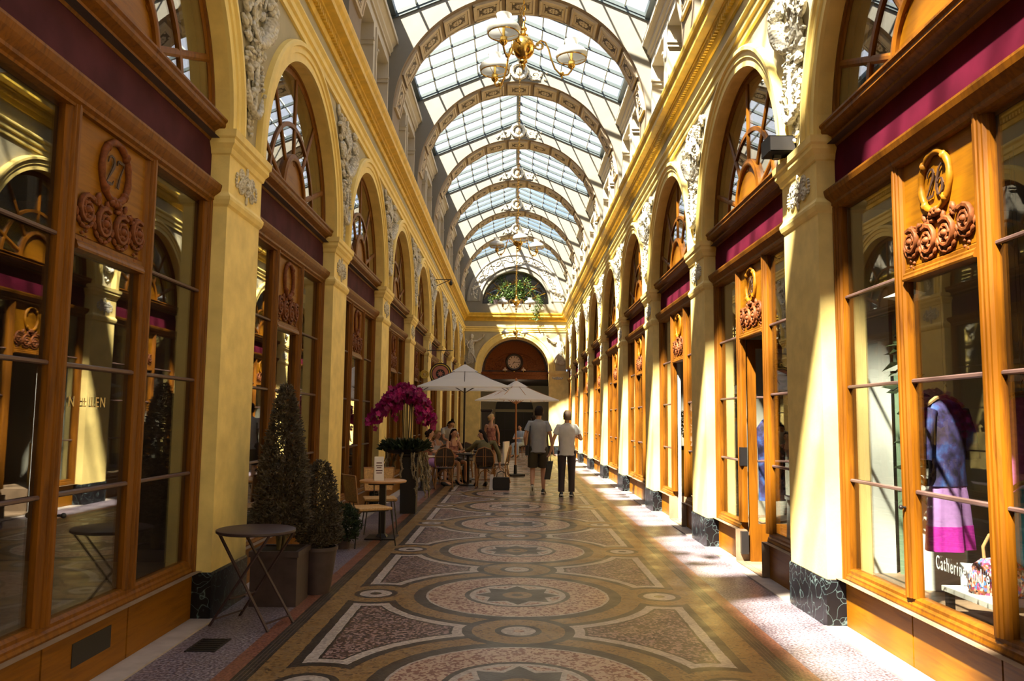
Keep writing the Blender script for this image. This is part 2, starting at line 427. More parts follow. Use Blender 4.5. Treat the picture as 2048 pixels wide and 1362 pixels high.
run_trim(('trim_1', 'trim_2'), ARCHI, M['paleyellow'])
run_trim(('trim_3', 'trim_4'), CORN, M['gold'], dent=(.045, .095, 6.04, 6.10))
# shop interiors behind the fronts (one cell per shop)
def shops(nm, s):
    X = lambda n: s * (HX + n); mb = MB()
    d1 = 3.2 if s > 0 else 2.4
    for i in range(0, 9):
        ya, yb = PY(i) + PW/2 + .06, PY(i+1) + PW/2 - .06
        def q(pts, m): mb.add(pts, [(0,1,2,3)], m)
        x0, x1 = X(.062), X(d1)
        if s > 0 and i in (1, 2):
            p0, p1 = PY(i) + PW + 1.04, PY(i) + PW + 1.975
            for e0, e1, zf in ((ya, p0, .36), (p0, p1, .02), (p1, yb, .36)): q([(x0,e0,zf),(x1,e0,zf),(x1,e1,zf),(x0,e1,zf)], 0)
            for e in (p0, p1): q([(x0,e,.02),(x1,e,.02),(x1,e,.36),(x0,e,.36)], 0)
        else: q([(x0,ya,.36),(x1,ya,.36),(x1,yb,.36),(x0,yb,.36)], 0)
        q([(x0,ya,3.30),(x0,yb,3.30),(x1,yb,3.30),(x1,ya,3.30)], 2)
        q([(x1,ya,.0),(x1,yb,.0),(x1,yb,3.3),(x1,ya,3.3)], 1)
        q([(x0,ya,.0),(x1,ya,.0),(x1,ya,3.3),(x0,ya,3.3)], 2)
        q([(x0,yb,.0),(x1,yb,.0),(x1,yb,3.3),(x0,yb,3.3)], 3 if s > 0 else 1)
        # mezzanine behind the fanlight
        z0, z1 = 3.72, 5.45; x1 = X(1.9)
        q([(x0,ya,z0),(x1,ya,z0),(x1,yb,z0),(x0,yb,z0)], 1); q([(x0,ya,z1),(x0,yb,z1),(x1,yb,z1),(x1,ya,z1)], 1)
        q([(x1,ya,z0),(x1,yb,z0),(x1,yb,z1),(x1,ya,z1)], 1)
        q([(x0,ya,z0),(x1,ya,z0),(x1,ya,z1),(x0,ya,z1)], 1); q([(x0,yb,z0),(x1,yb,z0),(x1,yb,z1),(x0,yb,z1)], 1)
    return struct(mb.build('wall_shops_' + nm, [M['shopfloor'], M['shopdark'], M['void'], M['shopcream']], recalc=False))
for nm, s in SIDES: shops(nm, s)
mb = MB(); mb.box(-2.6, 2.6, Y_BACK - .1, Y_BACK, 0, 10); struct(mb.build('wall_light_block', M['plaster']))  # added wall, out of view: keeps horizon light from flooding in behind the camera

# ================================================================ END WALL
def end_wall():
    mb = MB(); Y = END; N = 36; TH = .45
    AR, AZ = 1.55, 3.72
    # front with arch
    arc = arcpts((0, AZ), AR, PI, 0, N); ring = [(-HX, AZ)] + arc + [(HX, AZ)]
    vs = []; fs = []
    for x, z in ring: vs += [(x, Y, z), (x, Y, 6.34)]
    for k in range(len(ring)-1): fs.append((2*k, 2*k+2, 2*k+3, 2*k+1))
    mb.add(vs, fs, 0)
    for sx in (-1, 1): mb.box(sx*AR, sx*2.6, Y, Y + TH, 0, AZ, 1)
    vs = []; fs = []
    for x, z in arc: vs += [(x, Y, z), (x, Y + 1.3, z)]
    for k in range(N): fs.append((2*k, 2*k+2, 2*k+3, 2*k+1))
    mb.add(vs, fs, 1)
    # upper part with lunette window, set back on the cornice
    LR, LZ = 1.53, 6.78; arc = arcpts((0, LZ), LR, PI, 0, N)
    mb.box(-HX, HX, Y - .02, Y + .3, 6.34, 6.78, 2)
    rf = lambda x: 9.72 - .42 * abs(x)
    ring = [(-HX, LZ)] + arc + [(HX, LZ)]; vs = []; fs = []
    for x, z in ring: vs += [(x, Y, z), (x, Y, rf(x))]
    for k in range(len(ring)-1): fs.append((2*k, 2*k+2, 2*k+3, 2*k+1))
    mb.add(vs, fs, 2)
    vs = []; fs = []
    for x, z in arc: vs += [(x, Y, z), (x, Y + .4, z)]
    for k in range(N): fs.append((2*k, 2*k+2, 2*k+3, 2*k+1))
    mb.add(vs, fs, 2)
    mb.add([(-2.6,Y+2.2,6.3),(2.6,Y+2.2,6.3),(2.6,Y+2.2,9),(-2.6,Y+2.2,9)], [(0,1,2,3)], 3)
    mb.add([(-2.6,Y+.3,6.78),(2.6,Y+.3,6.78),(2.6,Y+2.2,6.78),(-2.6,Y+2.2,6.78)], [(0,1,2,3)], 3)
    for sx in (-2.6, 2.6): mb.add([(sx,Y+.3,6.3),(sx,Y+2.2,6.3),(sx,Y+2.2,9),(sx,Y+.3,9)], [(0,1,2,3)], 3)
    mb.add([(-2.6,Y+.3,9),(2.6,Y+.3,9),(2.6,Y+2.2,9),(-2.6,Y+2.2,9)], [(0,1,2,3)], 3)
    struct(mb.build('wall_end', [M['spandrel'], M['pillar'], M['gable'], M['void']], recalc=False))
    for nm, prof, mt in (('trim_5', ARCHI, 'paleyellow'), ('trim_6', CORN, 'gold')):
        mb = MB(); mb.ext(prof, lambda a, z, t: (t, Y - a, z), -HX, HX)
        if nm == 'trim_6':
            x = -2.1
            while x < 2.1: mb.box(x, x+.04, Y-.095, Y-.045, 6.04, 6.10); x += .075
        struct(mb.build(nm, M[mt]))
    # archivolts: main arch and lunette
    mb = MB(); prof = [(1.55, .0), (1.55, .04), (1.64, .04), (1.64, .055), (1.75, .055), (1.78, .085), (1.83, .085), (1.85, .0)]
    mb.loft([[(r*math.cos(a), Y - n, AZ + r*math.sin(a)) for r, n in prof] for a in [PI*k/40 for k in range(41)]])
    struct(mb.build('trim_7', M['paleyellow'], smooth=35))
    mb = MB(); prof = [(1.62, 0), (1.62, .05), (1.70, .05), (1.72, .02), (2.12, .02), (2.14, .06), (2.22, .06), (2.22, 0)]
    mb.loft([[(r*math.cos(a), Y - n, LZ + .12 + r*math.sin(a)) for r, n in prof] for a in [PI*k/40 for k in range(41)]])
    struct(mb.build('trim_8', M['endtrim'], smooth=35))
    mb = MB()
    for sx in (-1, 1):
        mb.box(sx*1.53, sx*2.3, Y - .05, Y + .02, 3.60, 3.74); mb.box(sx*1.55, sx*2.3, Y - .03, Y + .02, 3.54, 3.60); mb.box(sx*1.55, sx*2.3, Y - .03, Y + .02, 3.20, 3.25)
    struct(mb.build('trim_9', M['pillar']))
    mb = MB()
    for sx in (-1, 1): mb.box(sx*1.54, sx*2.3, Y - .02, Y + .47, 0, .36)
    struct(mb.build('baseboard_end', M['marble']))
end_wall()
# vestibule beyond the arch
def vestibule():
    Y = END; mb = MB()
    q = lambda p, m: mb.add(p, [(0,1,2,3)], m)
    ty = Y + 1.3
    N = 30; arc = arcpts((0, 3.72), 1.55, PI, 0, N)
    mb.add([(x, ty, z) for x, z in arc], [tuple(range(N+1))], 2)                 # tympanum
    mb.box(-1.6, 1.6, ty - .04, ty + .2, 3.40, 3.72, 1); mb.box(-1.6, 1.6, ty - .10, ty + .2, 3.62, 3.74, 1)
    q([(-1.6, Y+.4, 0), (-1.6, ty, 0), (-1.6, ty, 3.72), (-1.6, Y+.4, 3.72)], 0); q([(1.6, Y+.4, 0), (1.6, ty, 0), (1.6, ty, 3.72), (1.6, Y+.4, 3.72)], 0)
    # hall behind
    y2 = 45.5
    q([(-2.4, ty, 0), (-2.4, y2, 0), (-2.4, y2, 3.4), (-2.4, ty, 3.4)], 3); q([(2.4, ty, 0), (2.4, y2, 0), (2.4, y2, 3.4), (2.4, ty, 3.4)], 3)
    q([(-2.4, ty, 3.4), (2.4, ty, 3.4), (2.4, y2, 3.4), (-2.4, y2, 3.4)], 3)
    q([(-2.4, y2, 0), (2.4, y2, 0), (2.4, y2, 3.4), (-2.4, y2, 3.4)], 0)
    struct(mb.build('wall_vestibule', [M['hallcream'], M['carving'], M['shopdark'], M['halldark']], recalc=False))
    # dark arched doors at the back
    d = thing('arched_door', 'dark double door under a round fanlight at the back of the hall', 'door', (0, y2 - .06, 0))
    mb = MB(); a = arcpts((0, 2.05), 1.05, 0, PI, 24); mb.loft([[(x, yy, z) for x, z in [(-1.05, 0), (1.05, 0)] + a] for yy in (0, .05)])
    mb.build('door_leaf', M['halldark'], d)
    mb = MB(); mb.box(-1.1, 1.1, -.09, 0, 1.93, 2.08); mb.build('transom', M['hallcream'], d)
    mb = MB()
    for x in (-.52, 0, .52): mb.box(x - .02, x + .02, -.03, 0, .1, 1.9)
    mb.box(-1, 1, -.03, 0, .9, .98); mb.build('door_rail', M['ironbrown'], d)
    # clock with its two lamps
    c = thing('wall_clock', 'round wall clock with dark rim on the tympanum under the end arch', 'clock', (-.03, ty - .02, 4.2))
    mb = MB(); prof = [(.30, 0), (.30, -.06), (.37, -.08), (.40, -.05), (.42, 0)]
    mb.loft([[(r*math.cos(t), y, r*math.sin(t)) for r, y in prof] for t in [2*PI*k/32 for k in range(32)]], cap=False, closed=True, loop=True)
    mb.build('rim', M['halldark'], c, smooth=40)
    mb = MB(); mb.loft([[(.31*math.cos(2*PI*k/32), y, .31*math.sin(2*PI*k/32)) for k in range(32)] for y in (0, -.03)]); f = mb.build('dial', M['clockface'], c)
    mb = MB()
    for k in range(12):
        t = PI/2 - k*PI/6; r0, r1 = .21, .28; w = .016
        p = [(r0, -w), (r1, -w), (r1, w), (r0, w)]
        mb.loft([[(a*math.cos(t) - b*math.sin(t), y, a*math.sin(t) + b*math.cos(t)) for a, b in p] for y in (-.031, -.036)])
    mb.build('hour_mark', M['ink'], f)
    for nm_, ln, an, w in (('hour_hand', .15, PI/2 - 7.28*PI/6, .02), ('minute_hand', .26, PI/2 - 16.5*PI/30, .014)):
        mb = MB(); p = [(-.03, -w), (ln, -w*.4), (ln, w*.4), (-.03, w)]
        mb.loft([[(a*math.cos(an) - b*math.sin(an), y, a*math.sin(an) + b*math.cos(an)) for a, b in p] for y in (-.038, -.044)]); mb.build(nm_, M['ink'], c)
    mb = MB(); mb.ell((0, -.03, -.47), (.05, .03, .06)); mb.build('pendulum', M['brass'], c, smooth=60)
    for sx in (-1, 1):
        l = thing('wall_lamp', 'small pink shaded wall lamp %s of the clock' % ('left' if sx < 0 else 'right'), 'lamp', (-.03 + sx*.43, ty - .02, 3.80), 0, 'lamps below the clock')
        mb = MB(); mb.tube([(0, 0, -.06), (0, -.1, -.08), (0, -.13, -.02), (0, -.13, .02)], .012); mb.ell((0, 0, -.06), (.03, .015, .04)); mb.build('bracket', M['brass'], l, smooth=60)
        mb = MB(); mb.lathe([(.02, .15), (.03, .12), (.03, .10), (.10, .05), (.115, 0)], (0, -.13, .0), 16, cap=False); mb.build('lamp_shade', M['clockface'], l, smooth=60)
    # tall dark cabinet just inside the arch
    cb = thing('cabinet', 'tall dark wooden cabinet standing just inside the end arch on the left', 'cabinet', (-1.32, END + 1.9, 0))
    mb = MB(); mb.box(-.22, .22, -.16, .16, 0, 1.85); mb.build('carcass', M['halldark'], cb)
    mb = MB(); mb.loft([[(-a, -b, z), (a, -b, z), (a, b, z), (-a, b, z)] for a, b, z in ((.22, .16, 1.85), (.29, .22, 1.93), (.29, .22, 1.98))]); mb.build('cornice', M['halldark'], cb)
    mb = MB(); mb.box(-.17, .17, -.175, -.16, .15, 1.7); dr = mb.build('cabinet_door', M['halldark'], cb)
    mb = MB(); mb.ell((.13, -.185, 1.0), .018); mb.build('knob', M['brass'], dr)
    # lit hall chandelier
    hc = thing('hall_chandelier', 'pink shaded lit lamp cluster hanging in the dark hall beyond the end arch', 'chandelier', (.02, 41.0, 2.45))
    mb = MB(); mb.tube([(0, 0, .95), (0, 0, .0)], .012, 6); mb.ell((0, 0, 0), .06)
    for k in range(5): mb.tube([(0, 0, 0), (.22*math.cos(k*1.257), .22*math.sin(k*1.257), -.04), (.36*math.cos(k*1.257), .36*math.sin(k*1.257), .04)], .01, 5)
    mb.build('arms', M['brass'], hc, smooth=60)
    em, ent, eb = newmat('lit_pink_shade'); eb.inputs['Base Color'].default_value = (.7, .4, .3, 1); eb.inputs['Emission Color'].default_value = (1, .62, .42, 1); eb.inputs['Emission Strength'].default_value = 1.2
    for k in range(5):
        mb = MB(); mb.lathe([(.05, .10), (.06, .08), (.11, .0)], (.36*math.cos(k*1.257), .36*math.sin(k*1.257), .05), 14, cap=False); mb.build('lamp_shade', em, hc, smooth=60)
    pl_ = bpy.data.lights.new('hall_lamp', 'POINT'); pl_.energy = 18; pl_.specular_factor = .15; pl_.color = (1, .78, .5); pl_.shadow_soft_size = .3
    po = bpy.data.objects.new('hall_lamp', pl_); COL.objects.link(po); po.location = (.02, 41.0, 2.2)
    # relief of the tympanum
    rnd = random.Random(5); mb = MB()
    for sx in (-1, 1):
        for k in range(9):
            t = .25 + k*.13; r = 1.05 - .03*k
            mb.ell((sx*r*math.cos(t)*.95, 0, r*math.sin(t)*.9 + .1), (.10, .03, .07), 6, 4)
        pts = [(sx*(.75 + .22*math.cos(a)*(1 - a/14)), -.01, .35 + .22*math.sin(a)*(1 - a/14)) for a in [q*.5 for q in range(24)]]
        mb.tube(pts, .025, 5)
        for k in range(26): mb.ell((sx*(.55 + rnd.random()*.8), 0, .08 + rnd.random()*.55), (.05, .025, .035), 5, 4)
    a_ = arcpts((0, .02), 1.42, .03, PI - .03, 24); mb.loft([[(x, y, z) for x, z in a_] for y in (0, .012)])
    tag(mb.build('tympanum_relief', M['carving'], None, (0, ty - .005, 3.75), smooth=60), 'dark scrolling stucco relief around the clock on the tympanum', 'relief')
vestibule()

# ================================================================ PILASTERS
def stackrect(mb, s, y0, y1, back, rows, mi=0):
    """rows of (projection, z) around a pier: local x = s*(depth into wall); front faces the aisle"""
    mb.loft([[(-s*p, y0 - p, z), (-s*p, y1 + p, z), (s*back, y1 + p, z), (s*back, y0 - p, z)] for p, z in rows], mi)
def rosette_bm(s, big=True):
    mb = MB(); f = lambda a, z, n: (-s*n, a, z)
    def flower(cy, cz, R, np_):
        mb.ell(f(cy, cz, .012), (.022, R*.32, R*.32), 8, 5)
        for k in range(np_):
            t = 2*PI*k/np_; mb.ell(f(cy + R*.66*math.cos(t), cz + R*.66*math.sin(t), .006), (.016, R*.30, R*.30), 6, 4)
        mb.tube([f(cy + R*math.cos(2*PI*k/16), cz + R*math.sin(2*PI*k/16), .006) for k in range(16)], .011, 5, loop=True)
    flower(0, 0, .085, 8)
    for sy in (-1, 1):
        flower(sy*.135, .045*sy, .05, 6); flower(sy*.13, -.06*sy, .045, 6)
        for k in range(5):
            t = (k - 2)*.42; mb.ell(f(sy*(.20 + .05*math.cos(t)), .07*math.sin(t) - .01, .006), (.012, .032, .014), 5, 4)
        mb.tube([f(sy*(.06 + .02*k), .07*math.sin(k*.9), .008) for k in range(6)], .012, 5)
        mb.ell(f(.0, sy*.12, .006), (.014, .026, .045), 6, 4)
    return mb
pil_mesh = {}
for nm, s in SIDES:
    root = thing('pilaster', '', 'pilaster', (s*HX, PY(1), 0), 0, 'cream pilasters along the %s arcade' % nm)
    mb = MB(); mb.box(0, s*.185, 0, PW, .34, 3.22); mb.build('shaft', M['pillar'], root)
    mb = MB(); stackrect(mb, s, 0, PW, .152, [(.014, 0), (.014, .335), (.006, .35)]); mb.build('marble_base', M['marble'], root)['label'] = 'black marble base with pale veins'
    mb = MB(); stackrect(mb, s, 0, PW, .152, [(.0, 3.18), (.018, 3.20), (.03, 3.235), (.03, 3.26), (.012, 3.285), (.006, 3.30), (.006, 3.62)]); 
    cp = mb.build('neck', M['pillar'], root)
    mb = MB(); stackrect(mb, s, 0, PW, .185, [(.006, 3.60), (.02, 3.61), (.03, 3.65), (.055, 3.685), (.055, 3.72), (.07, 3.735), (.075, 3.79), (.0, 3.80)]); mb.build('capital', M['pillar'], root)
    rosette_bm(s).build('rosette', M['relief'], root, (-s*.006, PW/2, 3.455), smooth=60)['label'] = 'grey stucco rosette with side flowers and palmettes'
    pil_mesh[s] = root
    for i in range(1, 10):
        lab = '%s cream pilaster on the %s side counted from the front, on black marble' % (ORD[i-1], nm)
        if i == 1: root['label'] = lab.replace('nearest cream', 'nearest large cream'); continue
        if i == 9: continue
        dup(root, (s*HX, PY(i), 0), None, lab)

# arch mouldings
for k, (nm, s) in enumerate(SIDES):
    prof = [(ARC_R - .002, 0), (ARC_R - .002, .03), (1.565, .03), (1.57, .045), (1.63, .045), (1.64, .07), (1.675, .07), (1.695, .05), (1.70, 0)]
    mb = MB(); mb.loft([[(-s*n, r*math.cos(a), r*math.sin(a)) for r, n in prof] for a in [PI*j/40 for j in range(41)]])
    o = mb.build('arch_molding', M['paleyellow'], None, (s*HX, PY(0) + PW + HALF, ARC_Z), smooth=35)
    tag(o, 'cream arch moulding over the shopfront numbered %s' % ('27' if s < 0 else '26'), 'molding', 'arch mouldings of the %s arcade' % nm)
    for i in range(1, 9):
        c = o.copy(); COL.objects.link(c); c.location = (s*HX, PY(i) + PW + HALF, ARC_Z)
        c['label'] = '%s cream arch moulding along the %s arcade, counted from the front' % (ORD[i], nm)
# ================================================================ SPANDREL TROPHIES
def trophy(s, seed):
    rnd = random.Random(seed); mb = MB(); f = lambda a, z, n: (-s*n, a, z)
    E3 = lambda a, z, n, r, M_=None, nn=7, mm=5: mb.ell(f(a, z, n), r, nn, mm, 0, M_)
    # wing-shaped cloud narrowing to the bottom
    def half(z): return .13 + .62 * max(0, (z - .1)/1.5)**1.7
    for k in range(95):
        z = .18 + 1.38*rnd.random()**.7; w = half(z)*.8
        a = (rnd.random()*2 - 1)*w; r = .022 + .03*rnd.random()
        an = rnd.random()*PI; Mx = Matrix.Rotation(an, 3, 'X')
        E3(a, z, .012 + .03*rnd.random(), (.022 + .02*rnd.random(), r*1.7, r*.8), Mx, 6, 4)
    # anchor
    mb.tube([f(.0, .25, .05), f(.02, .80, .06)], .022, 6)
    mb.tube([f(.20, .46, .05), f(.17, .32, .05), f(.08, .24, .055), f(0, .22, .06), f(-.08, .24, .055), f(-.17, .32, .05), f(-.19, .46, .05)], [.008, .03, .034, .036, .034, .03, .008], 6)
    mb.tube([f(-.14, .74, .05), f(.18, .78, .05)], .018, 6)
    # staff with two serpents and wings
    mb.tube([f(-.02, .75, .05), f(-.12, 1.55, .05)], .018, 6)
    for sg in (-1, 1):
        mb.tube([f(-.04 - .08*t/12 + sg*.07*math.sin(t*.9), .85 + .05*t, .06 + .02*math.cos(t*.9)) for t in range(13)], .018, 6)
        for j in range(5):
            Mx = Matrix.Rotation(sg*(.5 + .18*j), 3, 'X'); E3(-.10 + sg*(.10 + .05*j), 1.46 - .03*j, .045, (.018, .11, .022), Mx, 6, 4)
    # cornucopia
    pts = [(.42*math.cos(t*.17) - .12, 1.20 - .40*math.sin(t*.17)*.9) for t in range(10)]
    mb.tube([f(a, z, .06) for a, z in pts], [.085, .085, .08, .07, .062, .054, .046, .036, .026, .014], 8)
    for k in range(16): E3(.30 + .10*(rnd.random()*2-1), 1.26 + .10*rnd.random(), .06 + .03*rnd.random(), .036)
    # little shield and scroll at the outside
    mb.loft([[f(.44 + .09*math.cos(2*PI*k/6 + .5), 1.20 + .12*math.sin(2*PI*k/6 + .5), n) for k in range(6)] for n in (.0, .045)])
    mb.tube([f(-.28 + .10*math.cos(t*.6)*(1 - t/22), 1.10 + .12*math.sin(t*.6)*(1 - t/22), .05) for t in range(18)], .024, 6)
    for k in range(9): E3(-.30 - .02*k, 1.30 + .025*k, .04, (.03, .05, .022), Matrix.Rotation(-.6, 3, 'X'))
    # leafy drop at the foot
    for k in range(10): E3((-1)**k*.035, .06 + .03*k, .02, (.018, .04, .02), Matrix.Rotation((-1)**k*.7, 3, 'X'), 6, 4)
    # chain of beads
    for k in range(14): E3(-.08 + .02*k + .03*math.sin(k), .92 - .035*k, .07, .02, None, 6, 4)
    return mb
for nm, s in SIDES:
    o = trophy(s, 11 + s).build('spandrel_relief', M['relief'], None, (s*HX, PY(1) + PW/2, 3.86), smooth=70)
    tag(o, 'white stucco trophy with anchor and caduceus above the nearest large %s pilaster' % nm, 'relief', 'stucco trophies between the %s arches' % nm)
    for i in range(2, 9):
        c = o.copy(); COL.objects.link(c); c.location = (s*HX, PY(i) + PW/2, 3.86)
        c['label'] = 'stucco trophy relief above the %s pilaster of the %s arcade' % (ORD[i-1], nm)

# ================================================================ SHOPFRONTS
REV = .155; W = 2*HALF
def text_mesh(txt, size, s, mat, name, parent, loc, depth=.006, sxy=1.0, flat=None):
    cu = bpy.data.curves.new(name, 'FONT'); cu.body = txt; cu.size = size; cu.align_x = 'CENTER'; cu.align_y = 'CENTER'; cu.extrude = depth; cu.space_character = 1.0 if depth > .002 else 1.25
    t = bpy.data.objects.new('tmp', cu); COL.objects.link(t); bpy.context.view_layer.update()
    me = bpy.data.meshes.new_from_object(t.evaluated_get(bpy.context.evaluated_depsgraph_get()))
    bpy.data.objects.remove(t); me.name = name; me.materials.clear(); me.materials.append(mat)
    # text x -> wall y, text y -> z ; readable from the aisle
    for v in me.vertices:
        x, y, z = v.co; v.co = (-s*z, (-s)*x*sxy, y)
    o = bpy.data.objects.new(name, me); COL.objects.link(o); o.parent = parent; o.location = loc; return o
STROKES = {'2': [[(.04,.74,.03),(.08,.9,.05),(.22,.99,.06),(.38,.95,.08),(.46,.8,.11),(.40,.6,.10),(.22,.32,.06),(.06,.08,.03),(.12,.04,.07),(.34,.05,.09),(.44,.05,.05),(.50,.2,.02)]],
 '7': [[(.04,.78,.02),(.07,.94,.05),(.14,.94,.09),(.50,.94,.08),(.46,.80,.04),(.30,.45,.06),(.22,.02,.10)]],
 '6': [[(.46,.94,.03),(.34,.99,.05),(.18,.86,.08),(.07,.55,.11),(.07,.25,.11),(.16,.05,.07),(.28,.01,.05),(.42,.12,.09),(.46,.32,.11),(.38,.5,.07),(.26,.55,.04),(.10,.42,.04)]],
 '8': [[(.27,.53,.09),(.11,.66,.09),(.08,.82,.07),(.18,.97,.05),(.32,.97,.05),(.42,.83,.07),(.38,.66,.06),(.27,.53,.09),(.11,.38,.07),(.05,.2,.08),(.14,.03,.06),(.30,.0,.05),(.44,.1,.08),(.46,.26,.10),(.40,.4,.10),(.27,.53,.09)]]}
def numeral(txt, s, parent, loc, H=.18):
    """slanted book numerals cut from flat strokes"""
    adv = .60*H; x0 = -adv*len(txt)/2 + .03*H
    for ci, ch_ in enumerate(txt):
        mb = MB()
        for st in STROKES[ch_]:
            P = [Vector((x + .10*(y - .5), y)) for x, y, w in st]; n = len(P); L = []; R = []
            for i in range(n):
                t = (P[min(i+1, n-1)] - P[max(i-1, 0)]).normalized(); nn = Vector((-t.y, t.x)); w = st[i][2]*.58
                L.append(P[i] + nn*w); R.append(P[i] - nn*w)
            for i in range(n - 1):
                q = [L[i], R[i], R[i+1], L[i+1]]
                mb.loft([[(-s*d, (-s)*(x0 + ci*adv + p.x*H), (p.y - .5)*H) for p in q] for d in (0, .006)])
        mb.build('numeral', M['ink'], parent, loc)
MUL = [(-.075, .03), (-.075, -.005), (-.06, -.012), (-.05, -.03), (-.035, -.03), (-.03, -.042), (-.012, -.042), (-.008, -.05), (.008, -.05), (.012, -.042), (.03, -.042), (.035, -.03), (.05, -.03), (.06, -.012), (.075, -.005), (.075, .03)]
def garland():
    """carved swag: four spiral rosettes, leaves; returns MB in (d,y,z) with d towards the aisle negative"""
    mb = MB(); rnd = random.Random(3)
    cs = [(-.31, -.02, .085), (-.105, -.055, .095), (.105, -.055, .095), (.31, -.02, .085)]
    for (a, z, r) in cs:
        mb.tube([(-.02, a + r*(1 - t/26)*math.cos(t*.55 + 1), z + r*(1 - t/26)*math.sin(t*.55 + 1)) for t in range(24)], [.018 - .0004*t for t in range(24)], 6)
        mb.ell((-.02, a, z), (.03, .026, .026), 7, 5)
        for k in range(6): mb.ell((-.016, a + .045*math.cos(k*1.047), z + .045*math.sin(k*1.047)), (.02, .017, .017), 6, 4)
        for k in range(6):
            t = PI + .3 + k*.5; mb.ell((-.012, a + (r+.012)*math.cos(t), z + (r+.012)*math.sin(t)), (.014, .03, .014), 6, 4, 0, Matrix.Rotation(t + PI/2, 3, 'X'))
    for k in range(22):
        a = (rnd.random()*2 - 1)*.33; mb.ell((-.012, a, .03 + .10*(1 - abs(a)*2.4)*rnd.random()), (.018, .035, .016), 6, 4, 0, Matrix.Rotation(rnd.random()*3, 3, 'X'))
    for k in range(5): mb.ell((-.02, -.04 + .02*k, .09 + .02*(k % 2)), (.024, .03, .022), 6, 4)
    for a in (-.31, .31): 
        for k in range(4): mb.ell((-.01, a + .02*(-1)**k, -.14 - .018*k), (.01, .012, .012), 5, 4)
    return mb
def wreath(open_=True):
    mb = MB(); R = .155
    mb.tube([(-.012, R*1.06*math.cos(2*PI*k/36), R*1.16*math.sin(2*PI*k/36)) for k in range(36)], [.020 + .004*((k // 2) % 2) for k in range(36)], 8, loop=True)
    for k in range(4):
        t = PI/4 + k*PI/2; mb.ell((-.012, R*1.06*math.cos(t), R*1.14*math.sin(t)), (.034, .022, .034), 6, 4)
    return mb
